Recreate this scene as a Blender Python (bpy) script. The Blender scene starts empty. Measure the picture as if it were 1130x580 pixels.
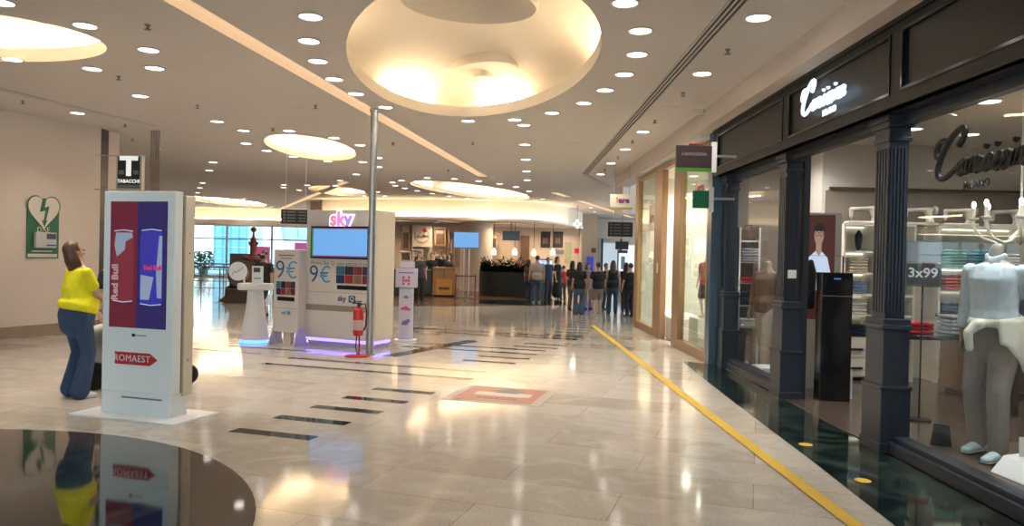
import bpy, math, random
from mathutils import Vector, Matrix
random.seed(7)
SC = bpy.context.scene
COL = SC.collection
PI = math.pi
R = math.radians

# ------------------------------------------------------------ camera model (pixels of the 1130x580 frame)
F, CX, CY, EYE = 840.0, 565.0, 290.0, 1.65
ROLL = R(1.3); PIT = math.atan2(8.5, F)
cp, sp, cr, sr = math.cos(PIT), math.sin(PIT), math.cos(ROLL), math.sin(ROLL)
FW = Vector((0, cp, -sp)); R0 = Vector((1, 0, 0)); U0 = Vector((0, sp, cp))
RR = cr*R0 + sr*U0; UU = -sr*R0 + cr*U0
def ray(px, py): return FW*F + RR*(px-CX) + UU*(CY-py)
def atz(px, py, z=0.0):
    d = ray(px, py); t = (z-EYE)/d.z; return Vector((d.x*t, d.y*t, z))
def aty(px, py, Y):
    d = ray(px, py); t = Y/d.y; return Vector((d.x*t, Y, EYE+d.z*t))
def atx(px, py, X):
    d = ray(px, py); t = X/d.x; return Vector((X, d.y*t, EYE+d.z*t))
cam_d = bpy.data.cameras.new('camera'); cam = bpy.data.objects.new('camera', cam_d); COL.objects.link(cam)
cam_d.sensor_width = 36; cam_d.lens = F/1130*36; cam_d.clip_end = 300; cam_d.clip_start = 0.05
m = Matrix.Identity(4)
for i in range(3): m[i][0] = RR[i]; m[i][1] = UU[i]; m[i][2] = -FW[i]
m[2][3] = EYE; cam.matrix_world = m
SC.camera = cam
SC.view_settings.view_transform = 'Standard'; SC.view_settings.look = 'None'
SC.view_settings.exposure = 0.12; SC.view_settings.gamma = 1; SC.view_settings.use_curve_mapping = False

# ------------------------------------------------------------ materials
MATS = {}
def lin(c):
    return tuple((x/12.92 if x <= .04045 else ((x+.055)/1.055)**2.4) for x in c)
def S(r, g, b): return lin((r/255, g/255, b/255))
def mat(name, col, rough=.5, metal=0, var=.06, scale=6, emit=None, estr=0, bump=0, coat=0, spec=.5, stretch=None):
    if name in MATS: return MATS[name]
    m = bpy.data.materials.new(name); m.use_nodes = True; nt = m.node_tree; N = nt.nodes; L = nt.links
    b = N['Principled BSDF']
    tc = N.new('ShaderNodeTexCoord'); mp = N.new('ShaderNodeMapping'); nz = N.new('ShaderNodeTexNoise')
    L.new(tc.outputs['Object'], mp.inputs[0]); L.new(mp.outputs[0], nz.inputs['Vector'])
    if stretch: mp.inputs['Scale'].default_value = stretch
    nz.inputs['Scale'].default_value = scale; nz.inputs['Detail'].default_value = 4
    mx = N.new('ShaderNodeMix'); mx.data_type = 'RGBA'
    mx.inputs[6].default_value = tuple(c*(1-var) for c in col)+(1,); mx.inputs[7].default_value = tuple(min(1, c*(1+var)) for c in col)+(1,)
    L.new(nz.outputs['Fac'], mx.inputs[0]); L.new(mx.outputs[2], b.inputs['Base Color'])
    b.inputs['Roughness'].default_value = rough; b.inputs['Metallic'].default_value = metal
    b.inputs['Specular IOR Level'].default_value = spec
    if coat: b.inputs['Coat Weight'].default_value = coat; b.inputs['Coat Roughness'].default_value = .05
    if emit: b.inputs['Emission Color'].default_value = tuple(emit)+(1,); b.inputs['Emission Strength'].default_value = estr
    if bump:
        bp = N.new('ShaderNodeBump'); bp.inputs['Strength'].default_value = bump; bp.inputs['Distance'].default_value = .01
        L.new(nz.outputs['Fac'], bp.inputs['Height']); L.new(bp.outputs[0], b.inputs['Normal'])
    MATS[name] = m; return m
def glass(name, tint=(1, 1, 1), ior=1.45, boost=1.0):
    if name in MATS: return MATS[name]
    m = bpy.data.materials.new(name); m.use_nodes = True; nt = m.node_tree; N = nt.nodes; L = nt.links
    N.remove(N['Principled BSDF']); out = N['Material Output']
    t = N.new('ShaderNodeBsdfTransparent'); t.inputs[0].default_value = tuple(tint)+(1,)
    g = N.new('ShaderNodeBsdfGlossy'); g.inputs['Roughness'].default_value = .01
    fr = N.new('ShaderNodeFresnel')
    ge = N.new('ShaderNodeNewGeometry'); im = N.new('ShaderNodeMapRange'); im.inputs[3].default_value = ior; im.inputs[4].default_value = 1/ior
    L.new(ge.outputs['Backfacing'], im.inputs[0]); L.new(im.outputs[0], fr.inputs[0])
    nz = N.new('ShaderNodeTexNoise'); nz.inputs['Scale'].default_value = 1.2
    mm = N.new('ShaderNodeMath'); mm.operation = 'MULTIPLY'; mm.inputs[1].default_value = boost
    L.new(fr.outputs[0], mm.inputs[0]); mx = N.new('ShaderNodeMixShader')
    bp = N.new('ShaderNodeBump'); bp.inputs['Strength'].default_value = .02; L.new(nz.outputs[0], bp.inputs['Height']); L.new(bp.outputs[0], g.inputs['Normal'])
    L.new(mm.outputs[0], mx.inputs[0]); L.new(t.outputs[0], mx.inputs[1]); L.new(g.outputs[0], mx.inputs[2]); L.new(mx.outputs[0], out.inputs[0])
    MATS[name] = m; return m
def emis(name, col, s):
    return mat(name, tuple(c*.3 for c in col), .4, emit=col, estr=s, var=.02)

# floor marble in slabs
def slab_mat(name, c1, c2, vein, rot, bw, bh, rough, mort, mortcol, veins=.35, vscale=3.0):
    m = bpy.data.materials.new(name); m.use_nodes = True; nt = m.node_tree; N = nt.nodes; L = nt.links; b = N['Principled BSDF']
    tc = N.new('ShaderNodeTexCoord'); mp = N.new('ShaderNodeMapping'); mp.inputs['Rotation'].default_value = (0, 0, rot)
    L.new(tc.outputs['Object'], mp.inputs[0])
    br = N.new('ShaderNodeTexBrick'); L.new(mp.outputs[0], br.inputs['Vector'])
    br.inputs['Color1'].default_value = c1+(1,); br.inputs['Color2'].default_value = c2+(1,); br.inputs['Mortar'].default_value = mortcol+(1,)
    br.inputs['Scale'].default_value = 1; br.inputs['Mortar Size'].default_value = mort; br.inputs['Brick Width'].default_value = bw; br.inputs['Row Height'].default_value = bh
    br.inputs['Mortar Smooth'].default_value = .2; br.inputs['Bias'].default_value = 0
    nz = N.new('ShaderNodeTexNoise'); nz.inputs['Scale'].default_value = vscale; nz.inputs['Detail'].default_value = 8; nz.inputs['Distortion'].default_value = 1.2
    L.new(mp.outputs[0], nz.inputs['Vector'])
    rp = N.new('ShaderNodeValToRGB'); rp.color_ramp.elements[0].position = .46; rp.color_ramp.elements[1].position = .66
    L.new(nz.outputs['Fac'], rp.inputs[0])
    sc = N.new('ShaderNodeMath'); sc.operation = 'MULTIPLY'; sc.inputs[1].default_value = veins; L.new(rp.outputs[0], sc.inputs[0])
    mx = N.new('ShaderNodeMix'); mx.data_type = 'RGBA'; mx.inputs[7].default_value = vein+(1,)
    L.new(sc.outputs[0], mx.inputs[0]); L.new(br.outputs['Color'], mx.inputs[6])
    n2 = N.new('ShaderNodeTexNoise'); n2.inputs['Scale'].default_value = 70; n2.inputs['Detail'].default_value = 3; L.new(mp.outputs[0], n2.inputs['Vector'])
    m2 = N.new('ShaderNodeMix'); m2.data_type = 'RGBA'; m2.blend_type = 'MULTIPLY'; m2.inputs[0].default_value = .35
    r2 = N.new('ShaderNodeValToRGB'); r2.color_ramp.elements[0].position = .35; r2.color_ramp.elements[0].color = (.45, .42, .4, 1); r2.color_ramp.elements[1].position = .5
    L.new(n2.outputs['Fac'], r2.inputs[0]); L.new(mx.outputs[2], m2.inputs[6]); L.new(r2.outputs[0], m2.inputs[7])
    L.new(m2.outputs[2], b.inputs['Base Color'])
    n3 = N.new('ShaderNodeTexNoise'); n3.inputs['Scale'].default_value = 1.1; L.new(mp.outputs[0], n3.inputs['Vector'])
    rr_ = N.new('ShaderNodeMapRange'); rr_.inputs[3].default_value = rough*.8; rr_.inputs[4].default_value = rough*1.3
    L.new(n3.outputs[0], rr_.inputs[0]); L.new(rr_.outputs[0], b.inputs['Roughness'])
    n4 = N.new('ShaderNodeTexNoise'); n4.inputs['Scale'].default_value = 2.4; L.new(mp.outputs[0], n4.inputs['Vector'])
    bp = N.new('ShaderNodeBump'); bp.inputs['Strength'].default_value = .035; bp.inputs['Distance'].default_value = .02; L.new(n4.outputs[0], bp.inputs['Height']); L.new(bp.outputs[0], b.inputs['Normal'])
    b.inputs['Specular IOR Level'].default_value = .85
    MATS[name] = m; return m
FLOORM = slab_mat('marble_floor', (.56, .50, .43), (.43, .38, .32), (.64, .60, .55), R(18), 1.75, .59, .085, .004, (.30, .25, .20), .45)
GREENM = slab_mat('green_marble', (.008, .015, .013), (.005, .009, .009), (.045, .075, .062), R(2), .9, .6, .05, .004, (.004, .008, .007), .75, 2.2)
BROWNM = slab_mat('brown_marble', (.045, .028, .018), (.035, .022, .014), (.14, .10, .07), R(2), 3, 3, .05, .0, (.02, .012, .01), .5, 4)
DARKM = slab_mat('dark_inlay_marble', (.018, .024, .018), (.02, .02, .016), (.05, .06, .05), 0, 3, 3, .06, 0, (.01, .01, .01), .5, 6)
CAFEF = slab_mat('cafe_floor_stone', (.10, .05, .028), (.075, .038, .022), (.13, .075, .045), 0, 1.2, .6, .22, .004, (.04, .02, .012), .3, 3)

CEIL = mat('ceiling_paint', (.66, .60, .545), .85, var=.02, scale=.7)
COVE = mat('cove_paint', (.74, .67, .57), .6, var=.02, scale=.7)
WALL = mat('wall_paint', (.63, .53, .45), .7, var=.03, scale=.8)
WHITE = mat('white_laminate', (.78, .79, .80), .35, var=.02)
WHITEG = mat('white_gloss', (.82, .82, .83), .15, var=.02)
CREAM = mat('cream_panel', (.70, .62, .50), .3, var=.04)
BLACK = mat('black_gloss', (.008, .008, .009), .12, var=.1)
BLACKM = mat('black_matt', (.012, .012, .013), .5, var=.1)
CHAR = mat('anthracite_paint', (.013, .013, .014), .5, var=.08, scale=3, spec=.3)
PILM = mat('blue_black_paint', (.016, .022, .034), .42, var=.08, scale=3)
STEEL = mat('brushed_steel', (.42, .42, .42), .35, .9, var=.08, scale=20, stretch=(1, 1, .05))
WOOD = mat('honey_wood', (.33, .19, .09), .4, var=.25, scale=5, stretch=(8, 8, .5))
DWOOD = mat('dark_wood', (.10, .055, .03), .45, var=.3, scale=5, stretch=(6, 6, .5))
GLASS = glass('window_glass', (.95, .97, .97), 1.5, .35)
LAMP = emis('lamp_white', (1, .93, .86), 9)
SLOT = emis('warm_light_strip', (1, .68, .40), .6)
GREY = mat('grey_metal', (.2, .2, .2), .4, .3)
RED = mat('red_paint', (.45, .02, .02), .25)
YEL = mat('yellow_tape', (.60, .38, .035), .5, var=.12, scale=3)
SKIN = mat('skin', (.50, .29, .20), .55, var=.08)
SKIN2 = mat('tanned_skin', (.40, .22, .14), .55, var=.08)
HAIRB = mat('dark_hair', (.018, .012, .01), .45, var=.4, scale=30, stretch=(6, 6, .6))
HAIRBR = mat('brown_hair', (.085, .035, .02), .4, var=.45, scale=30, stretch=(6, 6, .6))

# ------------------------------------------------------------ mesh builder
class MB:
    def __init__(s): s.v = []; s.f = []; s.mi = []
    def add(s, v, f, mi=0):
        o = len(s.v); s.v += [tuple(x) for x in v]; s.f += [[i+o for i in q] for q in f]; s.mi += [mi]*len(f); return s
    def box(s, x0, x1, y0, y1, z0, z1, mi=0):
        return s.add([(x, y, z) for z in (z0, z1) for y in (y0, y1) for x in (x0, x1)],
                     [(0, 2, 3, 1), (4, 5, 7, 6), (0, 1, 5, 4), (2, 6, 7, 3), (0, 4, 6, 2), (1, 3, 7, 5)], mi)
    def prism(s, pts, axis, a, b, mi=0):
        """outline pts (two coordinates) extruded along axis 'x','y' or 'z' from a to b"""
        def P(p, t): return {'x': (t, p[0], p[1]), 'y': (p[0], t, p[1]), 'z': (p[0], p[1], t)}[axis]
        n = len(pts); v = [P(p, a) for p in pts]+[P(p, b) for p in pts]
        return s.add(v, [list(range(n))[::-1], list(range(n, 2*n))]+[(i, (i+1) % n, n+(i+1) % n, n+i) for i in range(n)], mi)
    def lathe(s, prof, c=(0, 0, 0), n=24, axis='z', mi=0, sx=1, sy=1):
        v = []; f = []
        for r, h in prof:
            for k in range(n):
                a = 2*PI*k/n; x, y = r*math.cos(a)*sx, r*math.sin(a)*sy
                p = {'z': (x, y, h), 'y': (x, h, y), 'x': (h, x, y)}[axis]
                v.append((c[0]+p[0], c[1]+p[1], c[2]+p[2]))
        m = len(prof)
        for j in range(m-1):
            for k in range(n): f.append((j*n+k, j*n+(k+1) % n, (j+1)*n+(k+1) % n, (j+1)*n+k))
        if prof[0][0] > 1e-5: f.append(list(range(n))[::-1])
        if prof[-1][0] > 1e-5: f.append([(m-1)*n+k for k in range(n)])
        return s.add(v, f, mi)
    def cyl(s, c, r, h, n=20, axis='z', mi=0): return s.lathe([(r, 0), (r, h)], c, n, axis, mi)
    def limb(s, pts, rads, lat=(1, 0, 0), n=12, mi=0, cap=1.0):
        pts = [Vector(p) for p in pts]; rads = [r if isinstance(r, tuple) else (r, r) for r in rads]
        lat = Vector(lat); rings = []
        for i, p in enumerate(pts):
            t = (pts[min(i+1, len(pts)-1)]-pts[max(i-1, 0)]).normalized()
            a = lat-t*lat.dot(t)
            if a.length < 1e-3: a = t.orthogonal()
            a.normalize(); b = t.cross(a)
            rings.append((p, t, a, b, rads[i]))
        full = []
        p, t, a, b, r = rings[0]
        for q in (88, 60, 30): full.append((p-t*min(r)*cap*math.sin(R(q)), a, b, (r[0]*math.cos(R(q)), r[1]*math.cos(R(q)))))
        full += [(p, a, b, r) for p, t, a, b, r in rings]
        p, t, a, b, r = rings[-1]
        for q in (30, 60, 88): full.append((p+t*min(r)*math.sin(R(q)), a, b, (r[0]*math.cos(R(q)), r[1]*math.cos(R(q)))))
        v = [p+a*r[0]*math.cos(2*PI*k/n)+b*r[1]*math.sin(2*PI*k/n) for p, a, b, r in full for k in range(n)]
        f = [(j*n+k, j*n+(k+1) % n, (j+1)*n+(k+1) % n, (j+1)*n+k) for j in range(len(full)-1) for k in range(n)]
        f += [list(range(n))[::-1], [(len(full)-1)*n+k for k in range(n)]]
        return s.add(v, f, mi)
    def tube(s, pts, r, n=8, mi=0): return s.limb(pts, [r]*len(pts), (.3, .2, 1), n, mi)
    def ball(s, c, r, n=16, m=10, mi=0):
        r = r if isinstance(r, tuple) else (r, r, r)
        v = []; f = []
        for j in range(m+1):
            th = PI*(j+.02)/(m+.04)
            for k in range(n): v.append((c[0]+r[0]*math.sin(th)*math.cos(2*PI*k/n), c[1]+r[1]*math.sin(th)*math.sin(2*PI*k/n), c[2]-r[2]*math.cos(th)))
        f = [(j*n+k, j*n+(k+1) % n, (j+1)*n+(k+1) % n, (j+1)*n+k) for j in range(m) for k in range(n)]
        f += [list(range(n))[::-1], [m*n+k for k in range(n)]]
        return s.add(v, f, mi)
    def mesh(s, name):
        me = bpy.data.meshes.new(name); me.from_pydata(s.v, [], s.f); me.update()
        return me
    def build(s, name, mats, parent=None, smooth=False, bevel=0, vox=0, sm=4):
        me = s.mesh(name); mats = mats if isinstance(mats, list) else [mats]
        if vox:
            o = bpy.data.objects.new('t', me); COL.objects.link(o)
            r = o.modifiers.new('r', 'REMESH'); r.mode = 'VOXEL'; r.voxel_size = vox
            q = o.modifiers.new('s', 'SMOOTH'); q.iterations = sm; q.factor = .5
            me2 = bpy.data.meshes.new_from_object(o.evaluated_get(bpy.context.evaluated_depsgraph_get()))
            bpy.data.objects.remove(o); bpy.data.meshes.remove(me); me = me2; me.name = name; smooth = True
        else:
            me.polygons.foreach_set('material_index', s.mi)
        me.materials.clear()
        for m in mats: me.materials.append(m)
        o = bpy.data.objects.new(name, me); COL.objects.link(o)
        if smooth:
            me.polygons.foreach_set('use_smooth', [True]*len(me.polygons))
            if smooth == 'auto': 
                try: me.set_sharp_from_angle(angle=R(40))
                except Exception: pass
        if bevel:
            b = o.modifiers.new('bevel', 'BEVEL'); b.width = bevel; b.segments = 2; b.limit_method = 'ANGLE'
        o.parent = parent
        return o
def box(name, x0, x1, y0, y1, z0, z1, m, parent=None, bevel=0): return MB().box(x0, x1, y0, y1, z0, z1).build(name, m, parent, bevel=bevel)
def tag(o, label=None, cat=None, group=None, kind=None):
    if label: o['label'] = label
    if cat: o['category'] = cat
    if group: o['group'] = group
    if kind: o['kind'] = kind
    return o
def empty(name, loc, rz=0, label=None, cat=None, group=None):
    o = bpy.data.objects.new(name, None); COL.objects.link(o); o.location = loc; o.rotation_euler = (0, 0, rz); o.empty_display_size = .1
    return tag(o, label, cat, group)
def struct(o): o['kind'] = 'structure'; return o
def kids(o): return [c for c in bpy.data.objects if c.parent == o]
def copy_tree(o, parent=None):
    c = o.copy(); COL.objects.link(c); c.parent = parent
    for k in kids(o): copy_tree(k, c)
    return c
def curve_mesh(name, cu, m, parent, loc, rot):
    o = bpy.data.objects.new('t', cu); COL.objects.link(o)
    me = bpy.data.meshes.new_from_object(o.evaluated_get(bpy.context.evaluated_depsgraph_get()))
    bpy.data.objects.remove(o); me.name = name; me.materials.clear(); me.materials.append(m)
    o = bpy.data.objects.new(name, me); COL.objects.link(o); o.location = loc; o.rotation_euler = rot; o.parent = parent
    return o
FRONT = (PI/2, 0, 0)
def text(s, size, m, parent, loc, rot=FRONT, ext=.002, name='lettering', align='CENTER', bold=0, shear=0, sx=1, space=1):
    cu = bpy.data.curves.new('t', 'FONT'); cu.body = s; cu.size = size; cu.extrude = ext; cu.align_x = align; cu.align_y = 'CENTER'
    cu.offset = bold; cu.shear = shear; cu.space_character = space; cu.resolution_u = 3
    o = curve_mesh(name, cu, m, parent, loc, rot); o.scale = (sx, 1, 1)
    return o
def strokes(paths, r, m, parent, loc, rot=FRONT, name='lettering', flat=1.0):
    """smooth hand-drawn strokes as round bars"""
    cu = bpy.data.curves.new('t', 'CURVE'); cu.dimensions = '3D'; cu.bevel_depth = r; cu.bevel_resolution = 1; cu.resolution_u = 3
    for p in paths:
        sp_ = cu.splines.new('NURBS'); sp_.points.add(len(p)-1)
        for i, q in enumerate(p): sp_.points[i].co = (q[0], q[1], 0, 1)
        sp_.order_u = 3; sp_.use_endpoint_u = True
    o = curve_mesh(name, cu, m, parent, loc, rot); return o
def arc(cx, cy, rx, ry, a0, a1, n=24): return [(cx+rx*math.cos(R(a0+(a1-a0)*i/n)), cy+ry*math.sin(R(a0+(a1-a0)*i/n))) for i in range(n+1)]
def rpoly(cx, cy, a, b, rot, n=64):
    out = []
    for k in range(n):
        t = 2*PI*k/n; x, y = a*math.cos(t), b*math.sin(t)
        out.append((cx+x*math.cos(rot)-y*math.sin(rot), cy+x*math.sin(rot)+y*math.cos(rot)))
    return out
def filled(name, loops, z, m):
    """flat sheet with holes"""
    cu = bpy.data.curves.new('t', 'CURVE'); cu.dimensions = '2D'; cu.fill_mode = 'BOTH'
    for lp in loops:
        s_ = cu.splines.new('POLY'); s_.points.add(len(lp)-1); s_.use_cyclic_u = True
        for i, p in enumerate(lp): s_.points[i].co = (p[0], p[1], 0, 1)
    return curve_mesh(name, cu, m, None, (0, 0, z), (0, 0, 0))
def wallseg(name, p, q, z0, z1, m, t=.2, side=1):
    """wall from p to q, thickness on the left side of p->q"""
    p = Vector(p); q = Vector(q); d = (q-p).normalized(); n = Vector((-d.y, d.x))*t*side
    pts = [p, q, q+n, p+n]
    return struct(MB().prism([(a.x, a.y) for a in pts], 'z', z0, z1).build(name, m))

# ============================================================ THE SETTING
HC = 3.95
struct(MB().box(-40, 14, -9, 46.4, -.2, 0).build('floor', FLOORM))
# coves (centre, semi axes, rotation)
COVES = [(-.58, 9.45, 1.47, 3.3, R(7)), (-6.35, 8.5, 1.68, 1.12, 0), (-4.56, 17.2, .92, 2.1, R(3)), (-14, 37.5, 1.5, 3.4, 0), (-6.7, 29.2, .98, 2.4, 0), (-1.4, 27.9, 1.5, 4.0, R(-22))]
loops = [[(-40, -9), (2.9, -9), (2.9, 21.8), (9, 27), (9, 46.4), (-8.6, 46.4), (-8.6, 44.4), (-40, 44.4)]]
STRIPS = [((-3.6, 4.2), (-.92, 22.45)), ((-5.57, 25.2), (-13.3, 43.3))]
def px2(a, b): 
    p = atz(a, b, HC); return (p.x, p.y)
STRIPS += [(px2(639.7, 221.6), px2(698.3, 240)), (px2(612, 212.4), px2(626.7, 217.2))]
def quad(p, q, w):
    p, q = Vector(p), Vector(q); d = (q-p).normalized(); n = Vector((-d.y, d.x))*w/2
    return [tuple(p-n), tuple(q-n), tuple(q+n), tuple(p+n)]
for c in COVES: loops.append(rpoly(*c))
for a, b in STRIPS: loops.append(quad(a, b, .26))
ce = struct(filled('ceiling', loops, HC, CEIL))
struct(MB().box(-40, 14, -9, 46.4, 5.4, 5.5).build('ceiling_slab', CEIL))
# cove domes: a lip, a wider hidden channel with lamps, and a shallow vault
def cove(i, c, lip, h, over, lamps):
    cx, cy, a, b, rot = c
    n = 64; mb = MB(); V = []
    def ring(da, z): return [(x, y, z) for x, y in rpoly(cx, cy, a+da, b+da, rot, n)]
    rings = [ring(.0, HC-.005), ring(0, HC+lip), ring(.02, HC+lip+.012), ring(over, HC+lip+.02), ring(over, HC+lip+.16)]
    for t in (.12, .25, .4, .55, .7, .84, .94):
        s_ = math.cos(t*PI/2); rings.append([(x, y, HC+lip+.16+h*math.sin(t*PI/2)) for x, y in rpoly(cx, cy, (a+over)*s_, (b+over)*s_, rot, n)])
    rings.append([(x, y, HC+lip+.16+h) for x, y in rpoly(cx, cy, .02, .02, rot, n)])
    v = [p for r in rings for p in r]
    f = [(j*n+k, j*n+(k+1) % n, (j+1)*n+(k+1) % n, (j+1)*n+k) for j in range(len(rings)-1) for k in range(n)]
    f.append([(len(rings)-1)*n+k for k in range(n)])
    struct(MB().add(v, f).build('ceiling_cove', COVE, smooth='auto'))
    for (t0, t1, e) in lamps:
        L0 = [(x, y, HC+lip+.05) for x, y in [(cx+(a+over*.55)*math.cos(R(t))*math.cos(rot)-(b+over*.55)*math.sin(R(t))*math.sin(rot), cy+(a+over*.55)*math.cos(R(t))*math.sin(rot)+(b+over*.55)*math.sin(R(t))*math.cos(rot)) for t in [t0+(t1-t0)*k/8 for k in range(9)]]]
        o = MB().tube(L0, .03).build('cove_lamp', emis('cove_tube_%d' % e, (1, .79, .52), e))
        tag(o, 'warm cove lamp hidden behind the lip of %s' % ['the big ceiling oval', 'the oval at the left edge', 'the oval over the screen totem', 'the far left oval', 'the narrow oval behind the steel pole', 'the oval before the cafe'][i], 'lamp', 'lamps in the ceiling coves')
cove(0, COVES[0], .16, .55, .34, [(104, 132, 34), (52, 76, 34), (-20, 12, 30), (168, 186, 15), (300, 325, 10)])
cove(1, COVES[1], .16, .25, .25, [(-60, 80, 38), (90, 200, 38)])
cove(2, COVES[2], .14, .2, .22, [(-170, -5, 26), (5, 170, 26)])
cove(3, COVES[3], .16, .25, .25, [(-170, -5, 60), (5, 170, 60)])
cove(4, COVES[4], .14, .2, .22, [(-160, -25, 30), (5, 100, 36)])
cove(5, COVES[5], .14, .25, .22, [(-175, -5, 26), (5, 170, 26)])
# sculpted scoops inside the big cove
def scoop(cx, cy, a, b, rot, z, d):
    n = 48; rings = []
    for rr2, dz in ((1.0, .12), (1.0, -.02), (.97, -.04), (.93, -.02), (.75, d*.45), (.45, d*.8), (.02, d)):
        rings.append([(x, y, z+dz) for x, y in rpoly(cx, cy, a*rr2, b*rr2, rot, n)])
    v = [p for r in rings for p in r]
    f = [(j*n+k, j*n+(k+1) % n, (j+1)*n+(k+1) % n, (j+1)*n+k) for j in range(len(rings)-1) for k in range(n)]
    struct(MB().add(v, f).build('ceiling_cove', COVE, smooth='auto'))
q_ = atz(518, 2, HC+.5); scoop(q_.x, q_.y, .80, .66, R(28), HC+.5, .25)
q_ = atz(528, 84, HC+.63); scoop(q_.x, q_.y, .58, 1.1, R(22), HC+.655, .02)
q_ = atz(537, 86, HC+.6); scoop(q_.x, q_.y, .17, .33, R(-15), HC+.60, .1)
# strip slots
for k, (a, b) in enumerate(STRIPS):
    q = quad(a, b, .26); mb = MB(); z1 = HC+.09
    v = [(x, y, HC-.002) for x, y in q]+[(x, y, z1) for x, y in q]
    mb.add(v, [(0, 1, 5, 4), (1, 2, 6, 5), (2, 3, 7, 6), (3, 0, 4, 7), (4, 5, 6, 7)])
    o = mb.build('light_strip', SLOT)
    tag(o, ['long warm light strip crossing the ceiling towards the cafe', 'warm light strip running to the glazed opening', 'thin warm light strip above the black hanging sign by the white shop', 'very short light strip near the cafe ceiling'][k], 'ceiling light', 'light strips set into the ceiling')
# linear air grilles
def grille(p, q, w, nm, lab):
    p, q = Vector(p), Vector(q); L_ = (q-p).length; d = (q-p).normalized()
    root = empty('air_grille', (p.x, p.y, HC), math.atan2(d.y, d.x)-PI/2, lab, 'air grille')
    MB().box(-w/2, w/2, 0, L_, -.004, -.001).build('backing', BLACKM, root)
    for k in range(4):
        x = -w/2+(w-.018)*k/3; MB().box(x, x+.018, 0, L_, -.014, -.004).build('rail', CEIL, root)
grille((1.95, 3.0), (1.97, 21.1), .17, 'a', 'long triple slot air grille along the ceiling before the shops')
grille((2.0, 21.2), (4.0, 27.6), .14, 'b', 'air grille angling right near the hanging white shop sign')
grille((-9.5, 4.4), (-6.86, 14.5), .13, 'c', 'thin dark air grille beside the left wall')

# walls
wallseg('wall_left', (-17.9, -9), (-8.09, 14.91), 0, HC, WALL, .3)
wallseg('baseboard_left', (-8.82-.0, 13.15), (-8.09, 14.91), 0, .18, mat('stone_skirting', (.28, .2, .15), .15, var=.2), .012, -1)
d_ = Vector((9.81, 23.91)).normalized()
bs = [Vector((-8.09, 14.91))-d_*s_ for s_ in (12, 0)]
bpy.data.objects.remove(bpy.data.objects['baseboard_left'])
wallseg('baseboard_left', tuple(bs[0]), tuple(bs[1]), 0, .2, mat('stone_skirting', (.28, .2, .15), .15, var=.2), .015, -1)
wallseg('wall_shop_side', (-8.09, 14.91), (-8.12, 15.25), 0, HC, mat('dark_shop_panel', (.03, .022, .018), .3), .3)
wallseg('wall_back_left', (-8.12, 15.25), (-40, 22), 0, HC, WALL, .3, -1)
struct(MB().box(-18, 2.9, -5.1, -4.9, 0, .3).box(-18, 2.9, -5.1, -4.9, 3.8, HC).build('wall_behind', WALL))
for k in range(8):
    x = -16+k*2.36
    w_ = struct(MB().box(x, x+.12, -5.06, -4.94, .3, 3.8).build('window_%d' % (k+11), mat('window_alu', (.45, .5, .52), .4, .3)))
    MB().box(x+.12, x+2.36, -5.01, -4.99, .3, 3.8).build('pane', glass('outer_glass', (.9, .97, .98), 1.3, .6), w_)
pl_ = bpy.data.lights.new('window_portal', 'AREA'); pl_.shape = 'RECTANGLE'; pl_.size = 18.8; pl_.size_y = 3.5; pl_.cycles.is_portal = True
po_ = bpy.data.objects.new('window_portal', pl_); COL.objects.link(po_); po_.location = (-7, -5.2, 2.05); po_.rotation_euler = (-PI/2, 0, PI)
wallseg('wall_right_rear', (2.9, -9), (2.9, 3.9), 0, HC, WALL, .3, -1)
# bulkhead on the right over the shops
struct(MB().box(2.9, 3.3, 3.9, 21.8, 3.66, 3.97).build('wall_bulkhead', WALL))
wallseg('wall_bulkhead_far', (2.9, 21.8), (9, 27), 2.9, HC, WALL, .3, -1)
# left glazed opening far away
struct(MB().box(-40, -9.6, 44, 44.5, 3.02, HC).build('wall_header', COVE))
struct(MB().box(-40, -9.6, 42.9, 43.1, 3.02, 3.3).build('trim_1', COVE))
o = MB().box(-26, -10, 43.2, 43.26, 3.35, 3.4).build('cove_lamp', emis('cove_tube_header', (1, .8, .55), 22)); tag(o, 'warm lamp strip behind the header over the glazed opening', 'lamp', 'lamps in the ceiling coves')
struct(MB().box(-40, -9.6, 43.0, 44.4, 2.98, 3.02).build('trim_2', WALL))
wallseg('wall_far_left', (-40, 22), (-40, 44), 0, HC, WALL, .3)
for k in range(7):
    x = -27+k*2.6
    fr = MB(); fr.box(x, x+.1, 44.1, 44.25, 0, 2.98); fr.box(x+.1, x+2.6, 44.13, 44.22, .0, .12); fr.box(x+.1, x+2.6, 44.13, 44.22, 2.2, 2.27)
    w_ = struct(fr.build('window_%d' % (k+1), mat('window_alu', (.45, .5, .52), .4, .3)))
    MB().box(x+.1, x+2.6, 44.17, 44.18, .12, 2.98).build('pane', glass('outer_glass', (.9, .97, .98), 1.3, .6), w_)
struct(MB().box(-40, -27, 44, 44.4, 0, 3).build('wall_far', WALL))
struct(MB().box(-8.9, 13, 46, 46.4, 0, HC).build('wall_back', WALL))
struct(MB().box(-9.6, -8.6, 36, 46.2, 0, HC).build('wall_cafe_side', WALL))
# outside: terrace and the teal glazed building
struct(MB().box(-80, 20, 46.5, 130, -.25, -.02).build('ground', mat('terrace', (.5, .48, .45), .6)))

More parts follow.
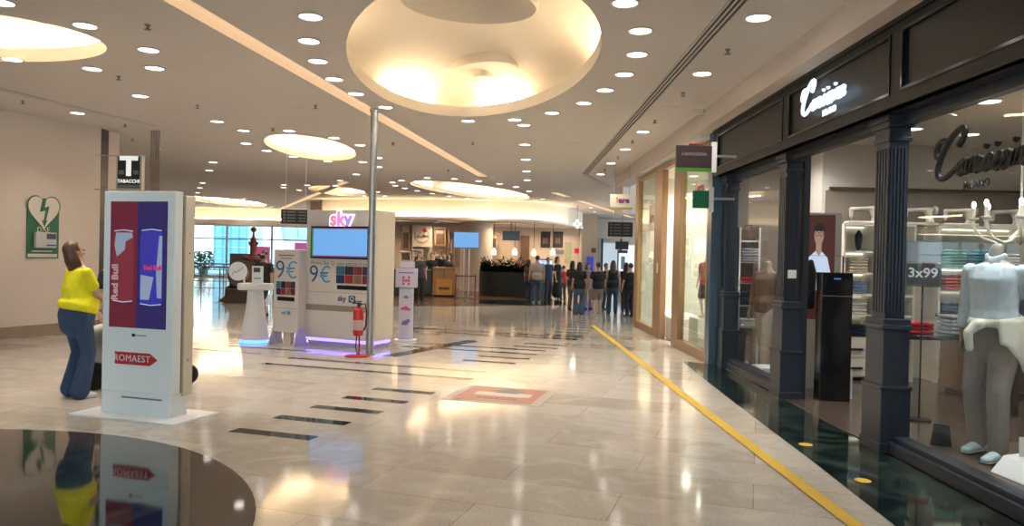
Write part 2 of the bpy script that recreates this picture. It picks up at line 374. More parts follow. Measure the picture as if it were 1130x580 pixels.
# world: bright hazy day outside
w = bpy.data.worlds.new('sky'); SC.world = w; w.use_nodes = True; nt = w.node_tree; bg = nt.nodes['Background']
tc = nt.nodes.new('ShaderNodeTexCoord'); sx_ = nt.nodes.new('ShaderNodeSeparateXYZ'); rp = nt.nodes.new('ShaderNodeValToRGB')
nt.links.new(tc.outputs['Generated'], sx_.inputs[0]); nt.links.new(sx_.outputs[2], rp.inputs[0])
rp.color_ramp.elements[0].color = (.80, .90, .95, 1); rp.color_ramp.elements[1].color = (.35, .6, .85, 1); rp.color_ramp.elements[1].position = .5
nt.links.new(rp.outputs[0], bg.inputs[0]); bg.inputs[1].default_value = 3.4

# floor inlays
def inlay(pts, m=DARKM, z=.002, name='floor_inlay'):
    return struct(MB().add([(p[0], p[1], z) for p in pts], [list(range(len(pts)))[::-1] if False else list(range(len(pts)))]).build(name, m))
u = Vector((.952, -.305)); vv = Vector((.305, .952))
def bar(cx, cy, L_, w_=.16):
    c = Vector((cx, cy)); q = [c, c+u*L_, c+u*L_+vv*w_, c+vv*w_]; inlay([tuple(p) for p in q])
bar(-2.53, 6.86, .84); bar(-2.32, 7.45, .80); bar(-2.10, 7.99, .80); bar(-1.89, 8.54, .78); bar(-1.66, 9.12, .78)
bar(-3.6, 10.98, 3.25, .13); bar(-3.4, 11.6, 3.2, .13); bar(-.75, 11.80, .85, .14); bar(-.52, 12.32, .85, .14)
bar(-1.95, 13.4, 2.5, .13); bar(-1.6, 13.85, 2.3, .13); bar(.05, 13.78, .82, .14); bar(.25, 14.25, .80, .14)
bar(-1.55, 15.95, 3.0, .16)
bar(-2.2, 16.7, 3.9, .16)
for k in range(9): bar(.55+k*.16, 15.4+k*.62, .8, .14)
bar(-4.8, 12.9, 1.6, .1); bar(-5.2, 12.4, 1.3, .08)
q0, q1 = Vector((-1.92, 12.1)), Vector((-.71, 14.56)); nn = Vector((.9, -.45))*.14; inlay([tuple(q0-nn), tuple(q1-nn), tuple(q1+nn), tuple(q0+nn)], z=.0025)
cc = (-4.3, 3.9); 
rc_ = 2.86
inlay(rpoly(cc[0], cc[1], rc_, rc_, 0, 96), BROWNM, .003)
inlay(rpoly(cc[0], cc[1], rc_-.42, rc_-.42, 0, 96), GREENM, .005)
# dark green band before the shops, and the shop floor
ed = [(2.36, -9), (2.40, 3.4), (2.45, 4.78), (2.52, 6.2), (2.60, 8.4), (2.67, 10.06), (2.78, 12.22)]
inlay(ed+[(2.90, 12.22), (3.26, 12.0), (3.4, 3.9), (2.9, 3.9), (2.9, -9)], GREENM, .004)
struct(MB().box(3.3, 12, 3.9, 12.1, 0, .012).build('floor_shop', mat('shop_floor', (.075, .055, .045), .18, var=.2, scale=2)))
inlay([(-9, 22.8), (-3.2, 23.5), (1.2, 25.3), (1.6, 27.5), (1.4, 45.9), (-9, 45.9)], CAFEF, .004)
inlay(rpoly(.25, 26.6, 1.9, 1.3, 0, 48), GREENM, .008)
# tape and dots
tp = [(2.32, 2.5), (2.19, 4.77), (2.12, 9), (2.04, 14.4), (1.97, 18.3)]
v = []; 
for x, y in tp: v += [(x-.055, y, .009), (x+.055, y, .009)]
o = MB().add(v, [(2*i, 2*i+1, 2*i+3, 2*i+2) for i in range(len(tp)-1)]).build('floor_tape', YEL); tag(o, 'yellow tape line stuck along the polished floor', 'tape')
for i, (a, b) in enumerate(((889, 491), (952, 531))):
    p = atz(a, b); o = MB().cyl((0, 0, 0), .06, .004, 24).build('floor_dot', YEL); o.location = (p.x, p.y, .006)
    tag(o, ['round yellow sticker on the dark marble, farther one before the shop door', 'round yellow sticker on the dark marble, nearer one by the shop window'][i], 'floor sticker', 'yellow dots on the dark marble')

# ---- downlights
ring = MB().lathe([(.112, -.001), (.128, -.001), (.134, -.006), (.130, -.012), (.112, -.014), (.108, -.004), (.112, -.001)], n=24)
DLAB = 'round white recessed downlight set flush in the mall ceiling'
dl = ring.build('downlight', mat('lamp_ring', (.7, .68, .64), .4)); tag(dl, DLAB, 'downlight', 'round downlights in the mall ceiling')
MB().lathe([(.0, -.003), (.112, -.003)], n=24).build('lens', LAMP, dl)
PX = [(93.7, 27.7), (164, 54.6), (170.7, 74.7), (13.7, 64.9), (101.7, 75.5), (154.8, 105.5), (85.7, 124.4), (1, 2), (342.7, 17.8), (341, 44.7), (351, 67), (368.8, 86.9), (393, 103), (425.5, 117.9), (239.7, 133.6), (268.7, 143.6), (271.6, 158), (319, 144), (294.3, 165.9), (368.4, 151.8), (323.7, 172.5), (361.8, 177.5), (397.4, 159.7), (400.2, 178.3), (393.2, 192), (375.4, 199), (235.2, 178.7), (231, 187.8), (223.6, 201.5), (220.7, 206.9), (218.2, 212.2), (216.5, 216), (313.4, 203.6), (417.2, 173.8), (417.2, 183.7), (609.2, 124.1), (567.9, 131.6), (578, 137.6), (516.6, 133), (579.2, 159.2), (580.3, 175.7), (581, 188.7), (581.9, 198.3), (709.6, 145), (690, 164.4), (674.3, 179.8), (662.7, 192), (583.8, 210.7), (598.7, 219.3), (569.2, 206), (551.3, 202.4), (528.4, 199.4), (501.4, 197), (471.6, 196), (443, 198.9), (433, 201), (436.3, 204.4), (446.8, 207.4), (460.6, 210.2), (477, 213.2), (495.3, 216), (516, 218.4), (538.6, 220.4), (836.8, 19), (775, 80.8), (689.7, 2.7), (706.7, 33.4), (703, 59.5), (689, 81.5), (667.7, 99), (644.2, 113.4),
      (313, 206.5), (330, 209.5), (339, 204), (370, 204.5), (375, 215), (396, 211), (402, 216), (417, 211.5), (425, 216), (247, 220), (269, 219), (274, 221.5), (243, 226), (267, 229), (290, 228.5), (299, 228), (293, 225), (214, 221.5), (226, 225), (652, 229), (656, 233.5)]
def beam(parent, power, ang=110, col=(1, .91, .82)):
    l = bpy.data.lights.new('beam', 'SPOT'); l.energy = power; l.spot_size = R(ang); l.spot_blend = 1; l.shadow_soft_size = .1; l.color = col
    o = bpy.data.objects.new('beam', l); COL.objects.link(o); o.parent = parent; o.location = (0, 0, -.03); return o
beam(dl, 100)
first = True
for (a, b) in PX:
    p = atz(a, b, HC); 
    if p.y > 43: continue
    o = dl if first else copy_tree(dl); first = False; o.location = (p.x, p.y, HC)
for x in (-7.5, -5, -2.5, 0, 1.6):  # added grid of unseen downlights, to light the near hall
    for y in (-3, .2, 3.2):
        o = copy_tree(dl); o.location = (x, y, HC)
for (a, b) in ((-10.5, 3), (-9, -1), (-12, -3), (-20, 30), (-16, 26), (-20, 37), (-24, 28), (4, 30), (5, 36), (3, 40), (7, 32), (2.2, 35)):
    o = copy_tree(dl); o.location = (a, b, HC)
# sprinklers and grilles on the ceiling
spk = MB().cyl((0, 0, -.05), .012, .05, 8).cyl((0, 0, -.055), .035, .008, 12).cyl((0, 0, -.008), .03, .008, 12).build('sprinkler', GREY, smooth='auto')
tag(spk, 'small dark sprinkler head on the mall ceiling', 'sprinkler', 'sprinkler heads in the ceiling')
for i, (a, b) in enumerate([(163, 27.5), (131, 84), (25, 111), (138, 137), (218, 116), (146, 153), (803, 54.5), (753.6, 102), (722.6, 132.5), (698, 155), (682, 172.6), (667.6, 186.6), (521.4, 157), (433.7, 157), (494.6, 187), (348, 116), (301, 141.5), (434, 157.5)]):
    p = atz(a, b, HC); o = spk if i == 0 else copy_tree(spk); o.location = (p.x, p.y, HC)
spz = MB().cyl((0, 0, -.006), .14, .006, 28).cyl((0, 0, -.009), .11, .003, 28, mi=1).build('ceiling_speaker', [CEIL, mat('speaker_mesh', (.3, .26, .22), .7)])
for i, (a, b, l) in enumerate([(779, 102, 'round flush ceiling speaker above the black hanging sign'), (738, 119, 'round flush ceiling speaker over the white shop front'), (327, 119, 'round flush ceiling speaker left of the steel pole top'), (471, 128, 'round flush ceiling speaker behind the big oval'), (633, 158, 'round flush ceiling plate right of the downlight row')]):
    p = atz(a, b, HC); o = spz if i == 0 else copy_tree(spz); o.location = (p.x, p.y, HC); tag(o, l, 'speaker', 'round flush plates in the ceiling')
# small camera box on the bulkhead
p = atx(776, 122, 2.88); o = empty('security_camera', (2.9, p.y, p.z), -PI/2, 'small white wall camera on the bulkhead above the black sign', 'camera')
MB().box(-.05, .05, -.16, -.02, -.06, .1).build('housing', CREAM, o, bevel=.01); MB().box(-.02, .02, -.03, 0, -.02, .04).build('bracket', GREY, o)

# ============================================================ SHOP FRONT (right)
ZL, ZT = 2.95, 3.68
def pillar(y, lab, x0=3.22):
    o = empty('shop_pillar', (x0+.14, y+.18, 0), 0, lab, 'pillar', 'panelled pillars of the shop front')
    p = MB(); p.box(-.13, .13, -.18, .18, 0, .55); p.box(-.14, .14, -.19, .19, 0, .09); p.box(-.115, .115, -.165, .165, .57, 1.08)
    p.box(-.14, .14, -.19, .19, .55, .585); p.box(-.135, .135, -.185, .185, 1.08, 1.12); p.box(-.12, .12, -.17, .17, 1.12, 1.17)
    p.build('plinth', PILM, o, bevel=.006)
    s_ = MB(); s_.box(-.085, .085, -.12, .12, 1.17, 2.72)
    for k in range(5):
        t = -.125+.05*k; s_.box(t*.62, t*.62+.02, -.132, -.12, 1.22, 2.66); s_.box(-.097, -.085, t, t+.028, 1.22, 2.66)
    s_.build('shaft', PILM, o)
    c = MB(); c.box(-.105, .105, -.145, .145, 2.72, 2.76); c.box(-.095, .095, -.135, .135, 2.76, 2.84); c.box(-.12, .12, -.17, .17, 2.84, 2.89); c.box(-.13, .13, -.18, .18, 2.89, ZL-.002)
    c.build('capital', PILM, o, bevel=.005)
    return o
pillar(6.6, 'blue-black fluted pillar between the shop door and the big window')
pl = pillar(9.08, 'blue-black fluted pillar between the narrow window and the shop door')
pillar(11.6, 'blue-black fluted pillar at the far end next to the white shop')
box('door_post', .13, .2, -.12, .1, 0, ZL-.01, PILM, pl)
box('switch_box', -.05, .05, -.14, -.125, 1.45, 1.55, WHITE, pl)
# fascia
fa = empty('shop_fascia', (3.12, 3.9, 0), 0, 'dark panelled shop fascia with illuminated script lettering above the shop front', 'fascia')
f_ = MB(); f_.box(.03, .30, 0, 8.0, ZL, ZT-.06); f_.box(-.03, .30, 0, 8.02, ZT-.06, ZT); f_.box(0, .04, 0, 8.0, ZT-.12, ZT-.06); f_.box(0, .1, 0, 8.0, ZL, ZL+.1)
pans = [(.1, 2.28), (2.46, 4.80), (4.98, 7.8)]
ys = [0]+[t for p in pans for t in p]+[8.0]
for a, b in zip(ys[0::2], ys[1::2]): f_.box(0, .03, a, b, ZL+.1, ZT-.12)
f_.build('body', CHAR, fa)
for a, b in pans:
    p = MB(); 
    for (y0, y1, z0, z1) in ((a, b, ZL+.1, ZL+.125), (a, b, ZT-.145, ZT-.12), (a, a+.025, ZL+.125, ZT-.145), (b-.025, b, ZL+.125, ZT-.145)): p.box(-.012, .03, y0, y1, z0, z1)
    p.build('panel_moulding', BLACK, fa)
    box('panel', .022, .03, a+.025, b-.025, ZL+.125, ZT-.145, mat('fascia_panel', (.012, .011, .010), .42, var=.08, spec=.3), fa)
SIGNW = emis('sign_white', (.70, .84, 1), 1.6)
# script lettering drawn as strokes
def script(word, x=0):
    P = []; 
    for ch in word:
        if ch == 'C':
            P.append([(x+2.2, 1.95), (x+2.75, 2.45), (x+2.6, 3.1), (x+1.8, 3.1), (x+.85, 2.4), (x+.2, 1.3), (x+.1, .4), (x+.7, -.15), (x+1.7, .0), (x+2.75, .7)]); P.append([(x+.85, 2.4), (x+.0, 2.7), (x-.5, 2.1), (x-.3, 1.4), (x+.3, 1.3)]); x += 2.75
        if ch == 'a':
            P.append([(x+.95, .85), (x+.6, 1.02), (x+.15, .6), (x+.12, .05), (x+.5, .05), (x+.9, .6), (x+1.02, 1.0), (x+.85, .3), (x+.95, 0), (x+1.25, .35)]); x += 1.15
        if ch == 'm':
            P.append([(x, .5), (x+.3, 1.0), (x+.3, .6), (x+.15, 0), (x+.3, .5), (x+.7, 1.05), (x+.75, .6), (x+.6, 0), (x+.75, .5), (x+1.15, 1.05), (x+1.2, .6), (x+1.08, .1), (x+1.3, .0), (x+1.55, .4)]); x += 1.45
        if ch == 'i':
            P.append([(x, .4), (x+.3, 1.0), (x+.2, .3), (x+.3, 0), (x+.6, .4)]); P.append([(x+.38, 1.5), (x+.46, 1.52), (x+.44, 1.62)]); x += .5
        if ch == 'c':
            P.append([(x+.75, .8), (x+.6, 1.02), (x+.2, .7), (x+.12, .15), (x+.4, -.02), (x+.85, .4)]); x += .75
        if ch == 's':
            P.append([(x, .3), (x+.55, 1.15), (x+.5, .7), (x+.65, .2), (x+.4, -.05), (x+.1, .1), (x+.6, .15), (x+.85, .45)]); x += .75
    return [[(a+b*.3, b) for a, b in p] for p in P], x
def shop_sign(parent, loc, rot, h, m, r, mil=True, name='lettering'):
    P, wd = script('Camicissima'); P = [[((a if a < 2.75 else 2.75+(a-2.75)*.86)*h, b*h) for a, b in p] for p in P]
    strokes(P, r, m, parent, loc, rot, name)
    if mil: return wd*h
SROT = (PI/2, 0, -PI/2)
sg = empty('shop_sign', (3.075, 8.2, 3.22), 0, 'glowing white script shop name on the middle panel of the dark fascia', 'sign')
shop_sign(sg, (0, 0, 0), SROT, .1, SIGNW, .019)
text('MILANO', .085, SIGNW, sg, (0, -.72, -.085), SROT, .004, bold=.002)
# windows
def window(n, y0, y1, joints):
    w_ = struct(MB().box(3.30, 3.42, y0, y1, 0, .11).box(3.34, 3.48, y0, y1, .11, .15).box(3.36, 3.46, y0, y1, 2.86, ZL).build('window_%d' % n, PILM, bevel=.004))
    ys = [y0]+joints+[y1]
    for a, b in zip(ys[:-1], ys[1:]): MB().box(3.405, 3.415, a+.002, b-.002, .15, 2.86).build('pane', GLASS, w_)
    return w_
window(8, 3.9, 6.62, [5.78]); window(9, 9.42, 11.6, [])
struct(MB().box(3.3, 3.4, 6.96, 9.08, 2.86, ZL).build('trim_3', CHAR))
ws = empty('window_lettering', (3.398, 6.15, 2.34), 0, 'black script shop name stuck on the big shop window', 'sign')
shop_sign(ws, (0, 0, 0), SROT, .115, BLACKM, .024)
text('MILANO', .085, BLACKM, ws, (0, -.55, -.09), SROT, .002, bold=.002)
# shop shell
SW = mat('shop_wall', (.60, .55, .48), .7, var=.03, scale=1)
struct(MB().box(4.45, 12, 11.0, 12.1, .012, 3.4).build('wall_shop_back', SW))
struct(MB().box(3.4, 4.45, 12.0, 12.1, .012, 3.4).build('wall_display', mat('display_wall', (.22, .18, .15), .6)))
struct(MB().box(11.9, 12, 3.9, 11, .012, 3.4).build('wall_shop_right', SW))
struct(MB().box(3.35, 12, 3.7, 3.9, 0, 3.4).build('wall_shop_near', SW))
sh_ce = filled('ceiling_shop', [[(3.42, 3.9), (12, 3.9), (12, 12.1), (3.42, 12.1)], rpoly(5.6, 6.9, 1.5, 1.5, 0)], 3.36, mat('shop_ceiling', (.62, .58, .52), .8)); struct(sh_ce)
v = []; rg = [(1.5, 3.36), (1.5, 3.46), (1.62, 3.47), (1.62, 3.58), (.02, 3.6)]
struct(MB().lathe(rg, (5.6, 6.9, 0), 64).build('ceiling_cove', mat('shop_ceiling', (.6, .6, .6)), smooth='auto'))
sl = copy_tree(dl); sl['label'] = 'round recessed downlight in the clothing shop ceiling'; sl['group'] = 'downlights in the shop ceiling'
sl.location = (4.4, 5.0, 3.358)
for k in kids(sl):
    if k.type == 'LIGHT': k.data = k.data.copy(); k.data.energy = 58; k.data.spot_size = R(140)
for (x, y) in ((4.2, 8.6), (4.2, 10.3), (5.0, 9.6), (5.9, 9.9), (7.0, 9.7), (6.6, 5.2), (4.9, 7.9), (8.3, 9), (8, 7), (3.9, 11.3)):
    o = copy_tree(sl); o.location = (x, y, 3.358)
for (x, y) in ((3.85, 5.3), (3.85, 6.2), (4.5, 6.4), (3.75, 10.6)):  # added cool downlights, to brighten the window mannequins
    o = copy_tree(sl); o.location = (x, y, 3.358)
    for k in kids(o):
        if k.type == 'LIGHT': k.data = k.data.copy(); k.data.energy = 130; k.data.color = (.92, .97, 1); k.rotation_euler = (R(0), R(-12), 0)
# shelving on the back wall
SHW = mat('shelf_white', (.70, .66, .58), .4)
def sewing(x, y, z, lab, flip=1, s=1.0):
    o = empty('sewing_machine', (x, y, z), 0, lab, 'sewing machine', 'white sewing machines above the shop shelves')
    M_ = mat('machine_white', (.72, .68, .60), .3)
    MB().box(-.30*s, .30*s, -.09, .09, 0, .045*s).build('bed', M_, o, bevel=.01)
    b = MB(); b.limb([(flip*.2*s, 0, .04*s), (flip*.19*s, 0, .12*s), (flip*.16*s, 0, .24*s)], [(.085*s, .06), (.05*s, .045), (.07*s, .05)])
    b.limb([(flip*.2*s, 0, .27*s), (0, 0, .265*s), (-flip*.22*s, 0, .25*s)], [(.05, .045*s), (.04, .032*s), (.042, .036*s)], (0, 1, 0))
    b.limb([(-flip*.22*s, 0, .25*s), (-flip*.22*s, 0, .12*s)], [(.035*s, .035), (.03*s, .03)])
    b.build('arm', M_, o, vox=.012)
    MB().lathe([(.0, -.02), (.07*s, -.02), (.075*s, 0), (.07*s, .02), (0, .02)], (flip*.28*s, 0, .26*s), 20, 'x').build('hand_wheel', M_, o, smooth='auto')
    MB().cyl((-flip*.22*s, 0, .045*s), .008, .08*s, 8).build('needle_bar', STEEL, o)
GC = {k: mat('cloth_'+k, c, .85, var=.12, scale=12, bump=.2) for k, c in dict(mint=(.22, .55, .48), teal=(.05, .28, .38), coral=(.65, .16, .13), violet=(.32, .12, .30), white=(.66, .65, .62), grey=(.25, .25, .26), navy=(.015, .022, .05), brown=(.13, .08, .05), red=(.45, .02, .03), blue=(.18, .28, .42), black=(.01, .01, .012), cream=(.6, .52, .4)).items()}
GAR = {}
def garment(col, x, y, z, w_=.26, lab=None):
    if (col, w_) not in GAR:
        b = MB(); b.limb([(-w_/2+.02, -.14, .018), (w_/2-.02, -.14, .018)], [(.02, .018)]*2, (0, 1, 0), 10); b.box(-w_/2, w_/2, -.14, .14, .002, .034)
        o = b.build('folded_shirt', GC[col], smooth='auto', bevel=.008); MB().box(-.05, .05, -.16, -.06, .030, .042).build('collar', GC[col], o)
        GAR[(col, w_)] = o
    else: o = copy_tree(GAR[(col, w_)])
    o.location = (x, y, z); o['label'] = lab; o['category'] = 'folded shirt'
    return o
def stack(col, n, x, y, z, where, w_=.26):
    for k in range(n):
        o = garment(col, x, y, z+k*.043, w_, '%s folded shirt in the stack %s' % (col, where)); o['group'] = '%s folded shirts %s' % (col, where)
def shelf_unit(x0, x1, yb, dep, zs, lab, z1, drawer=0, z0=.012):
    o = empty('shelf_unit', ((x0+x1)/2, yb-dep/2, z0), 0, lab, 'shelf'); hw = (x1-x0)/2; hd = dep/2-.004
    for sx2 in (-1, 1): MB().box(sx2*hw-.015, sx2*hw+.015, -hd, hd, 0, z1-z0).build('side_panel', SHW, o)
    box('back_panel', -hw, hw, hd-.015, hd, 0, z1-z0, SHW, o)
    for z in zs: MB().box(-hw+.015, hw-.015, -hd, hd-.015, z-.03-z0, z-z0).build('shelf', SHW, o)
    if drawer:
        b = box('drawer_case', -hw+.015, hw-.015, -hd+.01, hd-.015, .05, drawer-z0, SHW, o)
        for k in range(2):
            zz = .07+k*(drawer-.1)/2; d = box('drawer', -hw+.03, hw-.03, -hd-.012, -hd+.01, zz, zz+(drawer-.14)/2, SHW, o, .006); box('handle', -.1, .06, -hd-.03, -hd-.012, zz+.1, zz+.125, BLACKM, d)
    # lit shelf strips: real LED lines under the front edges
    for z in zs[1:]: MB().box(-hw+.02, hw-.02, hd-.04, hd-.025, z-.045-z0, z-.031-z0).build('shelf_light', emis('shelf_led', (.95, 1, .8), 2.5), o)
zsA = [.62, .93, 1.22, 1.52, 1.82, 2.2]
shelf_unit(4.62, 5.06, 10.995, .42, zsA, 'white lit shelf unit with drawers seen through the shop door', 2.2, .62)
shelf_unit(5.09, 5.6, 10.995, .42, zsA, 'white lit shelf unit right of the drawers, half behind the pillar', 2.2)
shelf_unit(5.95, 7.15, 10.995, .42, [.5, .95, 1.30, 1.62, 2.2], 'wide white shelf unit with pastel shirts behind the window', 2.2)
shelf_unit(7.3, 8.4, 10.995, .42, [.5, .95, 1.30, 1.62, 2.2], 'white shelf unit at the right edge behind the dark column', 2.2)
for a, z, n, c, wh in [(4.84, .62, 4, 'navy', 'on the drawers'), (4.84, .93, 5, 'white', 'second shelf up through the door'), (4.84, 1.22, 4, 'blue', 'third shelf up through the door'), (4.84, 1.52, 5, 'cream', 'fourth shelf up through the door'),
                       (5.28, .62, 4, 'black', 'low beside the door pillar'), (5.28, .93, 5, 'black', 'beside the door pillar'), (5.28, 1.22, 4, 'grey', 'at mid height beside the door pillar'), (5.28, 1.52, 5, 'white', 'high beside the door pillar'),
                       (6.2, 1.62, 6, 'mint', 'on the wide shelf'), (6.56, 1.62, 6, 'teal', 'on the wide shelf'), (6.95, 1.62, 5, 'white', 'on the wide shelf'), (6.2, 1.30, 5, 'coral', 'on the wide shelf'), (6.56, 1.30, 5, 'violet', 'on the wide shelf'), (6.93, 1.3, 4, 'grey', 'on the wide shelf'),
                       (6.2, .95, 4, 'navy', 'low on the wide shelf'), (6.6, .95, 4, 'grey', 'low on the wide shelf'), (7.6, 1.3, 4, 'white', 'on the right edge shelf'), (8.0, 1.62, 4, 'brown', 'on the right edge shelf')]:
    stack(c, n, a, 10.78, z+.001, wh, .3 if a > 6 else .27)
struct(MB().box(4.5, 8.6, 10.985, 10.999, 2.2, 2.69).build('trim_7', mat('taupe_panel', (.24, .20, .16), .6)))
for i, x in enumerate((4.95, 5.72, 6.28, 6.95)): sewing(x, 10.75, 2.205, ['white sewing machine above the door shelves', 'white sewing machine half hidden by the pillar', 'left white sewing machine above the pastel shirts', 'right white sewing machine above the pastel shirts'][i], 1, .82)
o = box('picture_rail', 4.55, 8.6, 10.95, 10.995, 2.70, 2.74, DWOOD); tag(o, 'thin dark wood rail along the shop back wall', 'rail')
o = MB().limb([(0, 0, .03), (0, 0, .12), (0, 0, .22), (0, 0, .27)], [(.035, .02), (.05, .028), (.055, .028), (.02, .02)], n=12).build('display_bust', GC['navy'], smooth=True); o.location = (4.88, 10.74, 1.825); tag(o, 'small dark clothed display bust on the upper shelf', 'display bust'); 
# portrait light box
pb = empty('poster_panel', (4.12, 9.9, .012), R(-14), 'tall poster panel with a bespectacled person in a pale blue shirt', 'poster'); pb.scale = (.72, 1, 1); pb.location.x = 3.99
box('frame', -.36, .36, -.05, .05, 0, 2.28, mat('poster_frame', (.35, .33, .3), .4), pb, .004)
def face_mat(n, c, e=.5): return emis(n, c, e)
box('print', -.34, .25, -.056, -.0505, .9, 2.25, emis('poster_brown', (.12, .03, .022), .35), pb)
def flatp(pts, y, m, nm, par): return MB().prism(pts, 'y', y, y+.003).build(nm, m, par)
flatp([(-.34, .9), (-.2, .9), (-.2, 2.25), (-.34, 2.25)], -.060, emis('poster_sky', (.5, .68, .9), .7), 'print', pb)
flatp([(-.3, .95), (.2, .95), (.22, 1.2), (.15, 1.42), (.02, 1.52), (-.02, 1.45), (-.08, 1.52), (-.22, 1.42), (-.3, 1.2)], -.064, emis('poster_shirt', (.6, .75, .95), .7), 'printed_shirt', pb)
flatp([(-.08, 1.5), (-.02, 1.44), (.03, 1.5), (.03, 1.62), (-.08, 1.62)], -.066, emis('poster_skin', (.55, .34, .25), .5), 'printed_neck', pb)
flatp(arc(-.025, 1.74, .095, .14, 0, 360, 20), -.068, emis('poster_skin', (.5, .3, .2), .5), 'printed_face', pb)
flatp(arc(-.025, 1.80, .11, .11, 0, 180, 14), -.071, emis('poster_hair', (.03, .02, .02), .3), 'printed_hair', pb)
MB().tube([(x-.025, -.072, 1.76+y) for x, y in arc(-.045, 0, .035, .03, 0, 360, 12)], .005).tube([(x-.025, -.072, 1.76+y) for x, y in arc(.045, 0, .035, .03, 0, 360, 12)], .005).build('printed_glasses', BLACKM, pb)
for k in kids(pb):
    if k.name.startswith('printed'): k.location.z += .42; k.scale = (.85, 1, .9)
tt = empty('black_totem', (3.86, 9.1, .012), R(-4), 'tall glossy black column just inside the shop door', 'totem')
box('body', -.18, .18, -.1, .1, 0, 1.52, BLACK, tt, .006); box('seam', -.18, .181, -.1015, -.1, 1.24, 1.247, GREY, tt); box('display', -.04, .04, -.103, -.1, 1.44, 1.455, emis('led_blue', (.1, .2, .8), .6), tt)
o = box('white_pedestal', 4.07, 4.13, 9.15, 9.27, .012, .36, WHITE); tag(o, 'small white upright box beside the glossy black column', 'box')
cr_ = empty('clothes_rack', (3.86, 9.45, .012), 0, 'thin black clothes rack frame behind the black column', 'clothes rack')
MB().tube([(-.25, 0, 0), (-.25, 0, 1.72), (.25, 0, 1.72), (.25, 0, 0)], .01).build('frame', BLACKM, cr_)
MB().limb([(-.15, 0, 1.1), (-.15, 0, 1.5), (-.15, 0, 1.64)], [(.05, .09), (.06, .12), (.03, .05)]).build('hanging_shirt', GC['black'], cr_, smooth=True)
dcn = empty('darkening_counter', (7.0, 9.7, .012), 0, 'long dark counter added to darken the back of the clothing shop', 'counter')  # added counter, its dark mass stands in for the dim shop back
box('body', -1.35, 1.6, -.3, .3, .06, .96, DWOOD, dcn, .01); box('top', -1.4, 1.65, -.34, .34, .96, 1.0, BLACK, dcn, .005); box('toe_kick', -1.3, 1.55, -.25, .25, 0, .06, BLACKM, dcn)
for k in range(4): box('door', -1.3+k*.72, -.62+k*.72, -.312, -.3, .1, .92, mat('counter_front', (.05, .035, .025), .35), dcn)
# hanging price board
pr = empty('price_board', (4.32, 8.0, 1.42), R(-25), 'dark framed price board with white digits behind the window', 'sign')
box('board', -.17, .17, -.01, .01, 0, .24, mat('board_dark', (.05, .045, .045), .4), pr); box('header', -.17, .17, -.01, .01, .25, .48, mat('board_grey', (.32, .36, .40), .4), pr)
MB().tube([(-.16, -.015, .01), (-.16, -.015, .47), (.16, -.015, .47), (.16, -.015, .01), (-.16, -.015, .01)], .006).build('frame', GREY, pr)
text('3x99', .14, WHITE, pr, (0, -.013, .14), FRONT, .002, bold=.003)
MB().cyl((0, 0, -1.405), .12, .015, 20).cyl((0, 0, -1.39), .009, 1.39, 8).build('stand', BLACKM, pr)
tb = empty('display_table', (4.9, 8.6, .012), 0, 'dark display table inside the shop behind the price board', 'table')
box('table_top', -.7, .7, -.35, .35, .82, .87, BLACK, tb, .005)
for sx2 in (-1, 1):
    for sy in (-1, 1): box('leg', sx2*.63-.03, sx2*.63+.03, sy*.28-.03, sy*.28+.03, 0, .82, BLACKM, tb)
stack('red', 3, 4.55, 8.55, .885, 'on the dark display table', .27); stack('grey', 5, 5.0, 8.55, .885, 'on the dark display table', .27); stack('white', 4, 5.4, 8.55, .885, 'on the dark display table', .27)
# chandelier
ch = empty('chandelier', (5.0, 7.5, 1.98), 0, 'white curled-arm chandelier with candle bulbs in the shop', 'chandelier')
CW = mat('chandelier_white', (.75, .70, .60), .3)
MB().lathe([(0, -.12), (.03, -.1), (.05, -.04), (.025, .02), (.03, .1), (.055, .16), (.02, .22), (.012, .3), (.012, 1.375)], n=16).build('stem', CW, ch, smooth='auto')
for k in range(8):
    a = 2*PI*k/8+.2; 
    pts = [(math.cos(a)*r_, math.sin(a)*r_, z_) for r_, z_ in ((.03, .02), (.10, -.08), (.2, -.1), (.32, -.05), (.4, .06), (.4, .14))]
    MB().tube(pts, .016).lathe([(.012, .12), (.045, .14), (.05, .155), (.018, .16), (.018, .25)], (math.cos(a)*.4, math.sin(a)*.4, 0), 12).build('arm', CW, ch, smooth='auto')
    MB().ball((math.cos(a)*.4, math.sin(a)*.4, .285), (.019, .019, .035), 10, 8).build('bulb', emis('candle_bulb', (1, .85, .62), 22), ch, smooth=True)
# column and podium in the window
o = box('display_column', 7.2, 7.3, 10.2, 10.55, .012, 3.35, mat('column_beige', (.42, .34, .26), .5)); tag(o, 'beige square column between shelves behind the mannequin', 'column')
struct(MB().box(3.43, 4.6, 3.92, 6.55, .012, .14).build('window_platform', mat('platform_brown', (.10, .065, .045), .3, var=.25, scale=3))) 
pd = empty('podium', (3.80, 5.15, .142), R(4), 'white sloping podium with a brown name plaque in the shop window', 'podium')
MB().prism([(-.22, 0), (.22, 0), (.22, .17), (-.12, .12)], 'y', -.55, .45).build('body', WHITEG, pd, bevel=.004)
b = MB(); b.box(-.004, .004, -.16, .16, -.055, .055); pq = b.build('plaque', mat('plaque_brown', (.22, .16, .10), .4), pd); pq.location = (-.178, -.1, .062); pq.rotation_euler = (0, R(40), 0)
P, wd = script('Camicissima'); P = [[(x_*.024, y_*.024) for x_, y_ in p] for p in P]; strokes(P, .003, BLACKM, pq, (-.007, .13, -.015), SROT)
MB().box(-.05, .05, -.004, .004, 0, .14).build('leaflet', WHITE, pd, bevel=.001).location = (-.02, .36, .135)
fs = empty('small_sign_stand', (3.62, 6.35, .142), R(-30), 'small black easel sign on the window floor beside the pillar', 'sign')
